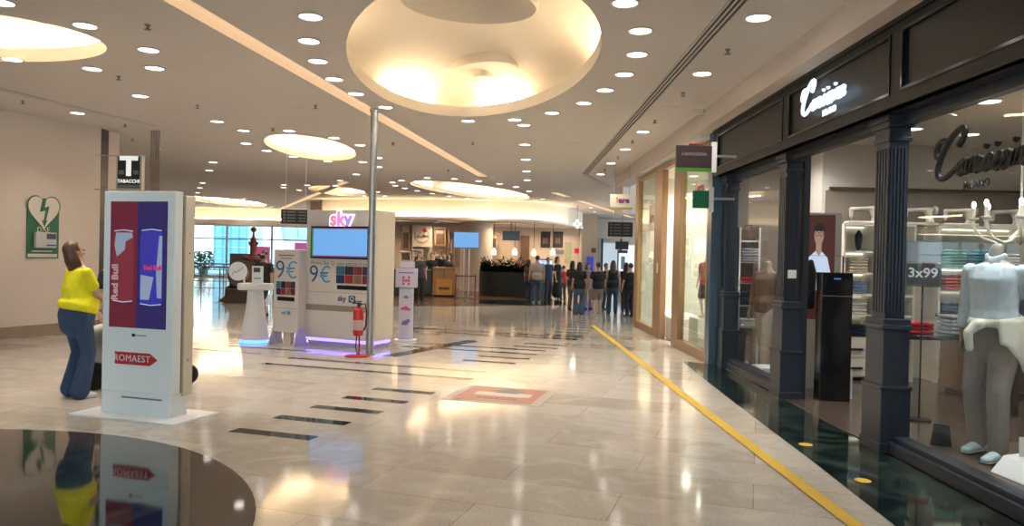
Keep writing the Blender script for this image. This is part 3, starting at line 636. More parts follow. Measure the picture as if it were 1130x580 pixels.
MB().prism([(-.08, 0), (.08, 0), (.06, .18), (-.06, .18)], 'y', -.01, .01).build('board', BLACKM, fs, bevel=.003); MB().tube([(0, .01, .15), (0, .08, 0)], .005).build('strut', BLACKM, fs)
# left display window
lad = empty('ladder_shelf', (3.66, 11.85, .012), 0, 'white ladder shelf with bags and shirts in the narrow window', 'shelf')
for sx2 in (-1, 1): box('post', sx2*.15-.015, sx2*.15+.015, -.12, .12, 0, 2.15, SHW, lad)
for z in (.62, .95, 1.3, 1.62, 1.95): box('shelf', -.135, .135, -.12, .12, z-.02, z, SHW, lad)
for z, n, c in ((.632, 3, 'white'), (.965, 5, 'navy'), (1.313, 2, 'red'), (1.633, 5, 'grey')): stack(c, n, 3.66, 11.85, z, 'on the ladder shelf', .25)
bg_ = empty('handbag', (3.66, 11.83, 1.963), 0, 'brown bag on top of the white ladder shelf', 'bag'); box('body', -.12, .12, -.06, .06, 0, .17, GC['brown'], bg_, .02); MB().tube([(-.06, 0, .16), (-.05, 0, .24), (.05, 0, .24), (.06, 0, .16)], .008).build('handle', GC['brown'], bg_)
o = box('leaflet_block', 3.5, 3.8, 10.6, 11.0, .012, .16, WHITEG, bevel=.01); tag(o, 'low white block at the mannequin feet in the narrow window', 'block')
for i, (x, y) in enumerate(((3.55, 11.45), (3.53, 11.3))):
    o = MB().lathe([(0, 0), (.03, 0), (.035, .06), (.02, .1), (.012, .11), (.012, .14), (0, .14)], n=14).build('bottle', [mat('pink_bottle', (.6, .15, .2), .3), WHITE][i], smooth='auto'); o.location = (x, y, .153-.14); tag(o, ['pink bottle on the narrow window floor', 'white bottle on the narrow window floor'][i], 'bottle')

# ============================================================ WHITE CHILDREN'S SHOP
struct(MB().box(3.12, 3.42, 11.97, 12.2, 0, 3.66).build('trim_4', mat('blue_pier', (.07, .12, .17), .25, var=.1)))
XW = 3.0
def wx(px): return (3.14+.0215*12.2)/((px-CX-2)/F+.0215)
struct(MB().box(3.27, 8, 12.2, 12.3, 0, 3.6).build('wall_white_near', mat('kids_wall', (.72, .70, .64), .5)))
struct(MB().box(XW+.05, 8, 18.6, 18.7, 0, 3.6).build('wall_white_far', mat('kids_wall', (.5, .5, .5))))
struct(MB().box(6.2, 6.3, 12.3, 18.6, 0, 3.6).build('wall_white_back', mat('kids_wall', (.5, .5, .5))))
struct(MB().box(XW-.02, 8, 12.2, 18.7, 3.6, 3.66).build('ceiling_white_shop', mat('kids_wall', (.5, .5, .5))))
wf = empty('wooden_shopfront', (3.14, 12.2, 0), R(1.23), 'honey wood framed glass front of the white shop', 'shop front')
yy = [wx(x)-12.2 for x in (783, 751, 744, 731, 723, 705)]+[6.5]
fb = MB(); H3 = 3.58; fb_ = .05
fb.box(0, .12, 0.0, .13, 0, H3); fb.box(0, .12, yy[1]-.02, yy[2], 0, H3); fb.box(0, .12, yy[3], yy[4], 0, H3); fb.box(0, .12, yy[5], yy[6], 0, H3)
fb.box(0, .12, .13, yy[1], 0, .16); fb.box(0, .12, yy[4], yy[5], 0, .16); fb.box(0, .12, .13, yy[1], H3-.08, H3); fb.box(0, .12, yy[4], yy[5], H3-.08, H3); fb.box(0, .12, yy[2], yy[3], H3-.1, H3)
fb.build('frame', WOOD, wf, bevel=.006)
KG = glass('kids_glass', (.90, .97, .93), 1.5, .9)
box('pane', .05, .06, .13, yy[1]-.02, .16, H3-.08, KG, wf); box('pane', .05, .06, yy[4], yy[5], .16, H3-.08, KG, wf)
box('door_plate', -.004, 0, yy[3]+.25, yy[3]+.37, 1.35, 1.55, WHITE, wf)
LG = [mat('logo_violet', (.25, .03, .2), .4), mat('logo_orange', (.8, .3, .03), .4)]
for i, (y, z) in enumerate(((16.9, 2.55), (12.95, 2.85))):
    s_ = empty('window_logo', (3.14+.046-.0215*(y-12.2), y, z), -PI/2+R(1.23), ['square logo sticker on the far glass pane of the white shop', 'logo sticker on the near glass pane of the white shop'][i], 'sticker', 'logo stickers on the white shop panes')
    box('backing', -.3, .3, -.004, 0, -.3, .3, mat('sticker_cream', (.75, .7, .6), .5), s_) if i == 0 else None
    text('ere', .32, LG[0], s_, (.04, -.006, 0), FRONT, .002, bold=.012)
    box('bar', -.26, -.2, -.006, -.004, -.12, .14, LG[1], s_)
# lit ledge inside and plinths
ld = MB().box(5.95, 6.198, 12.32, 18.58, 2.62, 2.66).build('light_shelf', mat('kids_wall', (.5, .5, .5))); tag(ld, 'long lit shelf along the white shop wall', 'shelf')
MB().box(6.15, 6.19, 12.5, 18.4, 2.67, 2.70).build('lamp_strip', emis('kids_strip', (1, .72, .42), 14), ld)
kd = copy_tree(dl); kd['label'] = 'recessed downlight inside the white shop'; kd['group'] = 'downlights inside the white shop'; kd.location = (4.2, 13.3, 3.598)
for k in kids(kd):
    if k.type == 'LIGHT': k.data = k.data.copy(); k.data.energy = 270; k.data.spot_size = R(160)
for (x, y) in ((4.2, 14.8), (4.2, 16.3), (4.2, 17.8), (5.4, 14), (5.4, 16), (5.4, 17.5)): o = copy_tree(kd); o.location = (x, y, 3.598)
for i, (x0, x1, y0, y1, h_) in enumerate(((3.3, 3.9, 12.6, 13.4, .3), (3.3, 4.0, 13.42, 14.1, .6), (3.3, 4.0, 16.2, 17.6, .45), (3.25, 3.8, 15.3, 15.9, .45))):
    o = box('display_step', x0, x1, y0, y1, .002, h_, WHITEG, bevel=.015); tag(o, ['low white display step nearest in the white shop window', 'taller white display step under the red-topped child mannequin', 'white display step behind the far glass pane', 'white display step behind the shop doorway'][i], 'display step')

# ============================================================ HANGING SIGNS
def hsign(name, loc, w_, h_, m, lab, t=.06, rz=0, rods=True, edge=None):
    o = empty(name, loc, rz, lab, 'sign'); box('panel', -w_/2, w_/2, -t/2, t/2, -h_/2, h_/2, m, o, .004)
    if edge: box('side_bracket', w_/2, w_/2+.06, -t/2-.01, t/2+.01, -h_/2-.05, h_/2+.05, edge, o)
    if rods:
        for sx2 in (-1, 1): MB().cyl((sx2*w_*.35, 0, h_/2), .006, HC-loc[2]-h_/2, 6).build('rod', STEEL, o)
    return o
p = aty(765.5, 173, 9.9); s_ = hsign('hanging_sign', tuple(p), .46, .29, mat('brown_sign', (.035, .018, .018), .4), 'dark brown hanging shop sign with a green lower edge', edge=WHITE, rods=False)
box('green_edge', -.23, .23, -.033, .033, -.19, -.146, mat('sign_green', (.06, .22, .02), .4), s_); text('CAMICISSIMA', .055, mat('sign_grey', (.35, .3, .3), .4), s_, (0, -.034, .03), FRONT, .001)
MB().box(.29, .55, -.02, .02, .0, .03).build('wall_arm', STEEL, s_); box('top_light', -.06, .1, -.03, .03, .15, .17, RED, s_)
p = aty(773, 220, 10.1); s_ = hsign('hanging_sign', tuple(p), .21, .23, mat('green_sign', (.0, .16, .06), .4), 'small plain green hanging sign below the brown one', edge=WHITE, rods=False); MB().box(.16, .45, -.02, .02, .0, .03).build('wall_arm', STEEL, s_)
p = aty(685.5, 222, 18.9); s_ = hsign('hanging_sign', tuple(p), .56, .34, mat('sign_cream', (.7, .66, .56), .4), 'cream hanging sign with violet letters before the white shop', rods=True)
text('ere', .2, LG[0], s_, (.06, -.034, .02), FRONT, .002, bold=.008); box('bar', -.13, -.09, -.034, -.03, -.04, .1, LG[1], s_); box('yellow_edge', -.28, .28, -.033, .033, -.2, -.15, mat('sign_olive', (.4, .35, .1), .4), s_)
def dirsign(px, py, Y, w_, h_, lab):
    p = aty(px, py, Y); s_ = hsign('direction_sign', tuple(p), w_, h_, BLACKM, lab)
    b = MB()
    for k in range(4):
        z = h_*(.32-k*.21); b.box(-w_*.42, -w_*.34, -.033, -.03, z-.02, z+.02); b.box(-w_*.28, w_*.02, -.033, -.03, z-.012, z+.012); b.box(w_*.12, w_*.38, -.033, -.03, z-.01, z+.01)
    b.build('printed_lines', mat('print_grey', (.16, .15, .14), .5), s_)
dirsign(684.5, 253, 21, .68, .4, 'black hanging direction sign beside the white shop')
dirsign(326, 239, 17, .63, .32, 'black hanging direction sign behind the screen booth')
# tobacco sign
p = aty(144, 190.5, 14.6); tb_ = empty('tobacco_sign', tuple(p), R(-2), 'black tobacconist sign with a big white T hung above the totem', 'sign')
box('frame', -.25, .25, -.06, .06, -.33, .33, mat('sign_alu', (.4, .38, .34), .4, .3), tb_, .005); box('panel', -.215, .215, -.066, -.061, -.3, .3, BLACKM, tb_)
TW = emis('sign_soft_white', (.9, .9, .86), .75)
text('T', .5, TW, tb_, (0, -.07, .1), FRONT, .003, bold=.02, sx=1.1); text('TABACCHI', .088, TW, tb_, (0, -.07, -.17), FRONT, .002, bold=.003); 
box('panel', -.2, .2, -.07, -.066, -.29, -.235, mat('print_grey', (.2, .2, .2)), tb_); box('panel', -.19, -.09, -.07, -.066, -.04, .04, mat('print_grey', (.2, .2, .2)), tb_); box('panel', .09, .19, -.07, -.066, -.04, .04, mat('print_grey', (.2, .2, .2)), tb_)
MB().tube([(-.7, 0, .33), (.3, 0, .30)], .008).tube([(-.7, 0, -.33), (-.25, 0, -.33)], .008).build('bracket', STEEL, tb_)
# translucent banner by the grille end
p = aty(171, 176, 14.9); bn = empty('hanging_banner', (p.x, p.y, 0), R(-8), 'narrow translucent striped banner hanging right of the tobacco sign', 'banner')
box('sheet', -.1, .1, -.006, .006, 2.66, HC-.02, glass('banner_film', (.88, .84, .8), 1.5, 1.2), bn)
for k in range(4): box('stripe', -.085+k*.05, -.062+k*.05, -.009, -.006, 3.35, HC-.02, mat('stripe_grey', (.26, .22, .19), .5), bn)
# slanted beam near the wall corner

# ============================================================ DEFIBRILLATOR BOARD on the left wall
base = Vector((-8.09, 14.91)); dn = Vector((.3796, .9252)); wl_n = Vector((dn.y, -dn.x))
rw = math.atan2(dn.y, dn.x)
def onwall(px, py):
    d = ray(px, py); # intersect the wall plane
    n = Vector((wl_n.x, wl_n.y, 0)); t = n.dot(Vector((base.x, base.y, 0))-Vector((0, 0, EYE)))/n.dot(d)
    return Vector((0, 0, EYE))+d*t
a_, b_ = onwall(29.5, 248), onwall(64.5, 248); W_ = (Vector((a_.x, a_.y))-Vector((b_.x, b_.y))).length
zt, zb = onwall(47, 211).z, onwall(47, 285).z; c_ = onwall(47, 248)
db = empty('defibrillator_board', (c_.x+wl_n.x*.012, c_.y+wl_n.y*.012, (zt+zb)/2), rw, 'green wall board with a white heart and a defibrillator cabinet', 'sign')
h2 = (zt-zb)/2; w2 = W_/2
GRN = mat('sign_dark_green', (.02, .13, .05), .4)
box('board', -w2, w2, -.01, .01, -h2, h2*.55, GRN, db)
def heart(s, yy_, m, nm, cz): 
    pts = []
    for k in range(40):
        t = 2*PI*k/40; pts.append((s*math.sin(t)**3*w2/1.0, cz+s*w2*(.95*math.cos(t)-.36*math.cos(2*t)-.14*math.cos(3*t)-.06*math.cos(4*t))))
    return flatp(pts, yy_, m, nm, db)
HW = mat('heart_white', (.66, .58, .5), .5)
heart(1.06, -.018, GRN, 'heart_rim', h2*.42); heart(.98, -.024, HW, 'heart', h2*.42)
flatp([(x_*w2, h2*.42+z_*w2) for x_, z_ in ((-.1, .75), (.12, .75), (.02, .2), (.32, .3), (.12, -.6), (.22, -.55), (.02, -.95), (-.16, -.55), (-.02, -.6), (.08, .02), (-.28, -.08))], -.03, GRN, 'lightning_mark', db)
text('DAE', .13, HW, db, (0, -.013, -h2*.15), FRONT, .001)
cb = box('cabinet', -w2*.6, w2*.7, -.08, -.011, -h2*.68, -h2*.22, mat('cabinet_grey', (.5, .49, .47), .3), db, .01)
box('cabinet_label', w2*.05, w2*.65, -.084, -.08, -h2*.42, -h2*.26, mat('label_violet', (.07, .06, .09), .4), db); box('cabinet_label', w2*.05, w2*.65, -.084, -.08, -h2*.62, -h2*.58, mat('label_blue', (.05, .05, .3), .4), db)
box('text_strip', -w2*.95, w2*.9, -.014, -.01, -h2*.96, -h2*.86, HW, db); box('text_strip', -w2*.7, w2*.6, -.014, -.01, -h2*.8, -h2*.77, HW, db)

# ============================================================ ADVERTISING TOTEM
p0, p1 = atz(112, 455), atz(190, 463); d = (p1-p0); W1 = d.length; ang = math.atan2(d.y, d.x)
to = empty('advertising_totem', ((p0.x+p1.x)/2, (p0.y+p1.y)/2, 0), ang, 'white double-sided totem with a red and blue energy drink screen', 'advertising totem')
hw = W1/2; H_ = 2.19
LB = mat('totem_white', (.84, .90, .93), .25, var=.015)
box('base_plate', -hw-.22, hw+.2, -.2, .42, 0, .012, WHITEG, to)
box('foot', -hw+.0, hw-.02, .0, .22, .012, .23, LB, to); box('foot_slot', -.18, .3, -.003, 0, .17, .185, GREY, to)
box('front_shell', -hw, hw, -.01, .1, .23, H_, LB, to, .008); box('rear_shell', -hw+.02, hw, .14, .27, .2, H_-.03, CREAM, to, .008); box('core', -hw+.03, hw-.03, .1, .14, .2, H_-.03, GREY, to)
sc_ = box('screen', -hw+.085, hw-.085, -.013, -.01, .86, 2.09, BLACK, to)
zb_, zt_ = .865, 2.085; xl, xm, xr = -hw+.09, -.01, hw-.09
box('screen_red', xl, xm, -.016, -.013, zb_, zt_, emis('screen_red', (.27, .016, .055), .28), to); box('screen_blue', xm, xr, -.016, -.013, zb_, zt_, emis('screen_blue', (.03, .018, .16), .42), to)
def can(cx, w_, z0, z1, m1, m2, txt, diag):
    hw_ = w_/2
    flatp([(cx-hw_*.9, z0), (cx+hw_*.9, z0), (cx+hw_, z0+.05), (cx+hw_, z1-.06), (cx+hw_*.85, z1), (cx-hw_*.85, z1), (cx-hw_, z1-.06), (cx-hw_, z0+.05)], -.019, m1, 'printed_can', to)
    flatp(diag, -.021, m2, 'printed_can_panel', to)
    MB().tube([(cx-hw_*.85, -.02, z1), (cx, -.02, z1+.012), (cx+hw_*.85, -.02, z1)], .005).build('can_rim', emis('can_silver', (.5, .6, .75), .6), to); MB().tube([(cx-hw_*.9, -.02, z0), (cx, -.02, z0-.012), (cx+hw_*.9, -.02, z0)], .005).build('can_rim', emis('can_silver', (.5, .6, .75), .6), to)
cw = (xm-xl)*.78
cxr, cxb = (xl+xm)/2+.0, (xm+xr)/2
can(cxr, cw, 1.12, 1.80, emis('can_red', (.34, .035, .06), .35), emis('can_pale', (.36, .46, .6), .45), '', [(cxr-cw*.3, 1.55), (cxr+.02, 1.62), (cxr+cw*.1, 1.7), (cxr+cw*.45, 1.74), (cxr+cw*.4, 1.785), (cxr-cw*.35, 1.785), (cxr-cw*.42, 1.66)])
can(cxb, cw*1.05, 1.10, 1.81, emis('can_blue', (.05, .04, .5), .45), emis('can_pale2', (.38, .48, .66), .45), '', [(cxb-cw*.48, 1.14), (cxb-.02, 1.14), (cxb+cw*.12, 1.36), (cxb-cw*.48, 1.38)])
flatp([(cxb+cw*.3, 1.16), (cxb+cw*.5, 1.16), (cxb+cw*.5, 1.76), (cxb+cw*.36, 1.76), (cxb+cw*.24, 1.4)], -.021, emis('can_pale2', (.4, .5, .6), .6), 'printed_can_panel', to)
o = text('Red Bull', .105, emis('can_text_pale', (.5, .35, .38), .6), to, (xl+.07, -.022, 1.3), (PI/2, -PI/2, 0), .001, bold=.003)
o = text('Red Bull', .062, emis('can_text_red', (.5, .03, .12), .8), to, (cxb+.02, -.024, 1.45), FRONT, .001, bold=.003)
box('maker_mark', -.06, -.02, -.012, -.01, .775, .805, BLACKM, to); box('maker_mark', -.01, .11, -.012, -.01, .785, .795, GREY, to)
flatp([(-.26, .50), (.16, .50), (.25, .56), (.16, .62), (-.26, .62)], -.013, mat('arrow_red', (.50, .015, .03), .4), 'arrow_sign', to)
text('ROMAEST', .092, WHITE, to, (-.05, -.016, .56), FRONT, .002, space=1.1)
MB().cyl((hw, .2, 1.6), .01, .004, 10, 'x').cyl((hw, .2, .55), .01, .004, 10, 'x').build('lock', GREY, to)

# ============================================================ STEEL POLE with extinguisher
pp = atz(402, 391); po = empty('steel_pole', (pp.x+.08, pp.y+.02, 0), 0, 'tall round steel pole rising to the ceiling before the booth', 'pole')
MB().cyl((0, 0, 0), .064, 1.9, 24).cyl((0, 0, 1.92), .06, 2.02, 24).build('tube', STEEL, po, smooth='auto')
for z_, r_, h_ in ((1.88, .068, .05), (3.9, .075, .05), (0, .085, .02)): MB().cyl((0, 0, z_), r_, h_, 24).build('collar', STEEL, po, smooth='auto')
ex = empty('fire_extinguisher', (pp.x-.06, pp.y-.24, 0), R(10), 'red fire extinguisher on a low red floor stand by the pole', 'fire extinguisher')
MB().lathe([(0, 0), (.17, 0), (.19, .012), (.16, .025), (.03, .03), (0, .03)], n=24, sx=1.1, sy=.8).build('stand', RED, ex, smooth='auto')
MB().tube([(.02, .04, .02), (.02, .05, .5), (.02, .05, .8)], .014).build('stand_post', RED, ex)
MB().lathe([(0, .33), (.075, .33), (.082, .36), (.082, .68), (.07, .74), (.03, .77), (.03, .79), (0, .79)], n=24).build('cylinder', RED, ex, smooth='auto')
MB().box(-.02, .02, -.02, .02, .79, .83).box(-.1, .05, -.012, .012, .83, .85).box(-.08, .05, -.012, .012, .86, .875).cyl((0, -.03, .8), .018, .03, 12, 'y').build('valve', BLACKM, ex)
MB().tube([(.02, 0, .81), (.1, -.02, .84), (.13, -.02, .7), (.12, -.02, .5), (.09, -.02, .42)], .013).build('hose', BLACKM, ex, smooth=True)
b = MB(); b.lathe([(.0835, .42), (.0835, .58)], n=24); b.build('label_sticker', mat('ext_label', (.5, .35, .33), .5), ex)
MB().tube([(-.02, -.03, .33), (-.03, -.05, .15), (.0, -.08, .04)], .010).build('chain', BLACKM, ex)

# ============================================================ SKY BOOTH
A = R(-24); uu = Vector((math.cos(A), math.sin(A), 0)); v2 = Vector((-math.sin(A), math.cos(A), 0))
FR = Vector((-2.3, 12.78, 0)); WB = 1.44
cB = FR-uu*(WB/2)
bo = empty('tv_promotion_booth', (cB.x, cB.y, 0), A, 'white promotion booth with a glowing logo and a big blue screen', 'promotion booth')
hb = WB/2; HB = 2.36
box('plinth', -hb+.05, hb-.05, .05, .55, 0, .10, mat('booth_grey', (.4, .38, .4), .4), bo)
BW = mat('booth_white', (.66, .62, .60), .3, var=.02)
box('body', -hb, hb, .0, .6, .14, HB, BW, bo, .012); box('side_panel', hb, hb+.006, .02, .58, .2, HB-.02, CREAM, bo)
PUR = emis('led_violet', (.25, .18, 1), 3.0)
MB().box(-hb, hb, .03, .05, .085, .135).box(hb-.05, hb-.03, .05, .57, .085, .135).build('light_strip', PUR, bo)
box('groove', -hb+.02, hb-.02, -.004, 0, .62, .72, mat('groove_taupe', (.30, .26, .22), .4), bo); box('seam', -hb, hb, -.002, 0, .94, .945, GREY, bo)
tv = box('screen', -hb+.13, hb-.1, -.05, .0, 1.52, 2.08, BLACK, bo, .006); box('display', -hb+.16, hb-.13, -.053, -.05, 1.55, 2.05, emis('display_blue', (.16, .40, .80), .85), bo)
for nm_, m_, bx in (('display_edge', emis('edge_green', (.05, .3, .05), .5), (-hb+.155, -hb+.19, 1.55, 2.05)), ('display_edge', emis('edge_purple', (.25, .05, .25), .6), (-hb+.19, hb-.13, 1.55, 1.575)), ('display_edge', emis('edge_purple', (.2, 0, .2), .6), (-hb+.19, hb-.13, 2.03, 2.05))): box(nm_, bx[0], bx[1], -.055, -.053, bx[2], bx[3], m_, bo)
cols = [(1, .18, .30), (.75, .2, .55), (.32, .2, .75)]
for i, (ch_, x_) in enumerate(zip('sky', (-.155, .0, .15))):
    text(ch_, .34, emis('glow_edge', (1, .9, .95), 1.6), bo, (x_+.02, -.012, 2.2), FRONT, .006, bold=.035); text(ch_, .34, emis('sky_%d' % i, cols[i], 1.1), bo, (x_+.02, -.025, 2.2), FRONT, .006, bold=.012)
INK = mat('ink_blue', (.03, .10, .25), .4); INKL = mat('ink_lightblue', (.05, .32, .60), .4); INKG = mat('ink_grey', (.18, .18, .22), .4)
def promo(par, cx, y, z0, s, right):
    """9 euro print block: z0 = baseline of the big digits"""
    text('9', .46*s, INK, par, (cx-.13*s, y, z0+.16*s), FRONT, .002, bold=-.004*s); text('\u20ac', .42*s, INKL, par, (cx+.13*s, y, z0+.15*s), FRONT, .002, bold=-.004*s)
def tiles(par, x0, z0, w_, h_, y):
    cs = [(.01, .03, .10), (.28, .02, .03), (.22, .12, .09), (.14, .02, .03), (.03, .16, .26), (.02, .02, .03), (.22, .03, .03), (.03, .03, .08)]
    for r_ in range(2):
        for c2 in range(4):
            box('printed_tile', x0+c2*w_/4+.004, x0+(c2+1)*w_/4-.004, y, y+.003, z0+r_*h_/2+.003, z0+(r_+1)*h_/2-.003, mat('tile_%d' % (r_*4+c2), cs[r_*4+c2], .4, var=.5, scale=9), par)
    box('printed_device', x0+.03, x0+w_-.01, y-.003, y+.001, z0-.10, z0-.03, BLACK, par, .01)
text('Prova Sky Q, non pensarci pi\u00f9', .1, INKG, bo, (0, -.003, 1.44), FRONT, .001)
promo(bo, -.42, -.004, 1.08, .95, 1); 
tiles(bo, -.07, 1.10, .72, .30, -.005)
text('sky', .13, INK, bo, (.06, -.004, .84), FRONT, .001, bold=.004); box('logo_square', .2, .34, -.004, 0, .78, .90, INK, bo, .002); text('Q', .11, WHITE, bo, (.27, -.006, .84), FRONT, .001)
# second panel
q = Vector((-3.92, 13.22, 0)); l2 = empty('promotion_stand', (q.x, q.y, 0), A, 'slim white promotion stand with a big price left of the booth', 'promotion stand')
hs = .27
box('body', -hs, hs, 0, .22, .22, 1.66, BW, l2, .01); box('seam', -hs, hs, -.002, 0, .64, .645, GREY, l2); box('socket', -.08, .08, .05, .15, 0, .22, CREAM, l2)
for sx2 in (-1, 1): MB().prism([(-.12, 0), (.3, 0), (.24, .06), (.18, .3), (0, .3), (-.06, .1)], 'x', sx2*hs-.015, sx2*hs+.015).build('side_fin', mat('fin_violet', (.55, .5, .8), .3), l2, bevel=.003)
box('header_line', -.17, .17, -.003, 0, 1.55, 1.57, INKG, l2); box('header_line', -.13, .13, -.003, 0, 1.5, 1.515, INKG, l2)
promo(l2, .0, -.004, 1.14, .98, 1); tiles(l2, -.21, .87, .42, .24, -.005)
text('sky', .07, INK, l2, (-.04, -.004, .56), FRONT, .001); box('logo_square', .04, .11, -.004, 0, .53, .59, INKL, l2, .002)
# round counter
pc = atz(281, 377); rc = empty('round_counter', (pc.x, pc.y, 0), 0, 'white cone-footed round counter with a blue light ring', 'counter')
MB().lathe([(0, .03), (.25, .03), (.25, .04), (.16, .6), (.135, .93), (0, .93)], n=40).build('cone_foot', WHITE, rc, smooth='auto')
MB().lathe([(0, .0), (.24, .0), (.265, .006), (.265, .045), (.252, .05)], n=40).build('light_ring', emis('led_blue_ring', (.12, .3, 1), 2.6), rc, smooth='auto')
MB().lathe([(0, .93), (.29, .93), (.31, .95), (.31, 1.03), (.3, 1.045), (0, 1.045)], n=48).build('counter_top', WHITE, rc, smooth='auto')
ds = empty('disc_sign', (pc.x-.3+.04, pc.y-.06, 1.046), 0, 'round white sign on a short post standing on the counter', 'sign')
b = MB(); b.lathe([(0, -.012), (.165, -.012), (.165, .012), (0, .012)], (-.04, 0, .21), 36, 'y'); b.build('disc', WHITE, ds, smooth='auto'); box('post', .06, .085, -.01, .01, 0, .16, WHITE, ds)
strokes([[(-.1, -.06), (-.05, .02), (-.03, -.04), (.03, .04), (.03, 0), (.1, .08)]], .006, GREY, ds, (-.04, -.018, .21), FRONT)
lf = empty('leaflet_holder', (pc.x+.04, pc.y-.03, 1.046), 0, 'upright white leaflet holder with a dark picture on the counter', 'leaflet holder')
box('panel', -.1, .1, -.01, .01, 0, .31, WHITE, lf, .003); box('picture', -.07, .05, -.013, -.01, .2, .28, mat('pic_dark', (.05, .05, .06), .4, var=.5), lf); box('caption', -.06, .06, -.013, -.01, .08, .1, INKG, lf)
# gel dispenser stand
pg = atz(447, 376); g = empty('gel_stand', (pg.x, pg.y, 0), 0, 'white hand sanitiser stand with pink pictograms right of the booth', 'sanitiser stand')
GM = mat('gel_lilac', (.60, .56, .68), .3)
box('base', -.2, .2, -.16, .2, 0, .03, WHITE, g, .004); box('pillar', -.13, .13, 0, .12, .03, 1.06, GM, g, .01); box('head', -.2, .2, -.03, .12, 1.0, 1.36, GM, g, .012); box('top', -.14, .14, -.03, .12, 1.36, 1.49, GM, g, .02)
PK = mat('pink_print', (.55, .08, .2), .4); VK = mat('violet_print', (.2, .12, .35), .4)
box('caption', -.14, .14, -.033, -.03, 1.27, 1.29, VK, g); b = MB()
for r_ in range(3):
    for c2 in range(3): 
        if (r_+c2) % 2 == 0 or r_ == 1: b.box(-.07+c2*.05, -.03+c2*.05, -.034, -.03, 1.05+r_*.06, 1.095+r_*.06)
b.build('pictogram', PK, g)
flatp([(-.09, .62), (.0, .66), (.09, .6), (.09, .57), (-.09, .58)], -.004, PK, 'pictogram', g); flatp([(-.07, .36), (.06, .42), (.09, .38), (.03, .3), (-.07, .3)], -.004, VK, 'pictogram', g); flatp(arc(0, .8, .05, .05, 0, 180, 8), -.004, VK, 'pictogram', g)

# floor sticker
a1, a2, a3, a4 = atz(487, 441), atz(516, 424), atz(614, 432), atz(597, 448)
ctr = (a1+a2+a3+a4)/4; ux = ((a4-a1)+(a3-a2))/2; W3 = ux.length; H3_ = (((a2-a1)+(a3-a4))/2).length; an = math.atan2(ux.y, ux.x)
fs = empty('floor_sticker', (ctr.x, ctr.y, .003), an, 'large faded red floor sticker with a white band and a roof emblem', 'floor sticker')
STR = mat('sticker_red', (.42, .17, .13), .3, var=.06); STW = mat('sticker_white', (.62, .56, .48), .3)
def fl(x0, x1, y0, y1, z, m, nm): return box(nm, x0, x1, y0, y1, z, z+.0012, m, fs)
fl(-W3/2, W3/2, -H3_/2, H3_/2, .0, mat('sticker_edge', (.48, .42, .36), .3), 'sheet'); fl(-W3/2+.1, W3/2-.12, -H3_/2+.08, H3_/2-.06, .0015, STR, 'red_field'); fl(-.32, .36, -.1, .12, .003, STW, 'white_band')
MB().prism([(-.1, .1), (.18, .1), (.18, .2), (.24, .2), (.04, .42), (-.18, .2), (-.1, .2)], 'z', .004, .0052).build('emblem', INKG, fs)
b = MB()
for k in range(7): b.box(-.22+k*.07, -.17+k*.07, -.28, -.18, .003, .0042)
b.build('printed_marks', INKG, fs)

# ============================================================ CAFE AREA (far centre)
def at(px, py, Y): return aty(px, py, Y)
# curved lit fascia and lower ceiling
arcp = []
for k in range(25):
    x = -8.6+k*(3.6+8.6)/24; arcp.append((x, 32.4+.045*(x+2.2)**2+(.7*(x-.8)**2 if x > .8 else 0)))
n = len(arcp)
v = [(x, y, 3.12) for x, y in arcp]+[(x, y, HC) for x, y in arcp]
struct(MB().add(v, [(i, i+1, n+i+1, n+i) for i in range(n-1)]).build('wall_cafe_fascia', COVE))
v = [(x, y-.32, z) for x, y in arcp for z in (3.10, 3.20)]; v = [(x, y-.32, 3.09) for x, y in arcp]+[(x, y-.32, 3.2) for x, y in arcp]+[(x, y-.3, 3.2) for x, y in arcp]+[(x, y-.3, 3.13) for x, y in arcp]+[(x, y, 3.13) for x, y in arcp]+[(x, y, 3.09) for x, y in arcp]
f = []
for j in range(6):
    for i in range(n-1): f.append((j*n+i, j*n+i+1, ((j+1) % 6)*n+i+1, ((j+1) % 6)*n+i))
struct(MB().add(v, f).build('trim_5', COVE))
o = MB().tube([(x, y-.2, 3.17) for x, y in arcp[:-2]], .03).build('cove_lamp', emis('fascia_tube', (1, .80, .52), 28)); tag(o, 'long curved warm lamp behind the lip of the cafe fascia', 'lamp', 'lamps in the ceiling coves')
LC = filled('ceiling_cafe', [[(x, y) for x, y in arcp]+[(3.6, 46), (-8.6, 46)], rpoly(-.2, 37.5, 2.4, 1.6, 0)], 3.1, CEIL); struct(LC)
struct(MB().lathe([(1, 3.1), (1, 3.3), (.02, 3.32)], (0, 0, 0), 48).build('ceiling_cove', CEIL, smooth='auto')); c_ = bpy.data.objects['ceiling_cove.007'] if 'ceiling_cove.007' in bpy.data.objects else None
cc_ = [o for o in bpy.data.objects if o.name.startswith('ceiling_cove')][-1]
for o in bpy.data.objects:
    if o.name.startswith('ceiling_cove') and abs(o.dimensions.z-.22) < .02 and abs(o.dimensions.x-2) < .05: o.location = (-.2, 37.5, 0); o.scale = (2.4, 1.6, 1)
cl2 = copy_tree(dl); cl2['label'] = 'small recessed downlight in the lower cafe ceiling'; cl2['group'] = 'downlights in the lower cafe ceiling'; cl2.location = (-7, 34.5, 3.098)
for k in kids(cl2):
    if k.type == 'LIGHT': k.data = k.data.copy(); k.data.energy = 230; k.data.spot_size = R(160); k.data.color = (1, .74, .5)
for (x, y) in ((-5.5, 36), (-5, 33.8), (-3.5, 35), (-2.2, 36.5), (-.5, 34), (.5, 35.5), (1.8, 33.6), (2.6, 36), (-6.5, 38), (-4, 38), (2.6, 38.6), (.9, 38.4), (-.8, 38.6)): o = copy_tree(cl2); o.location = (x, y, 3.098)  # the rearmost lamps are added, to brighten the cafe back wall
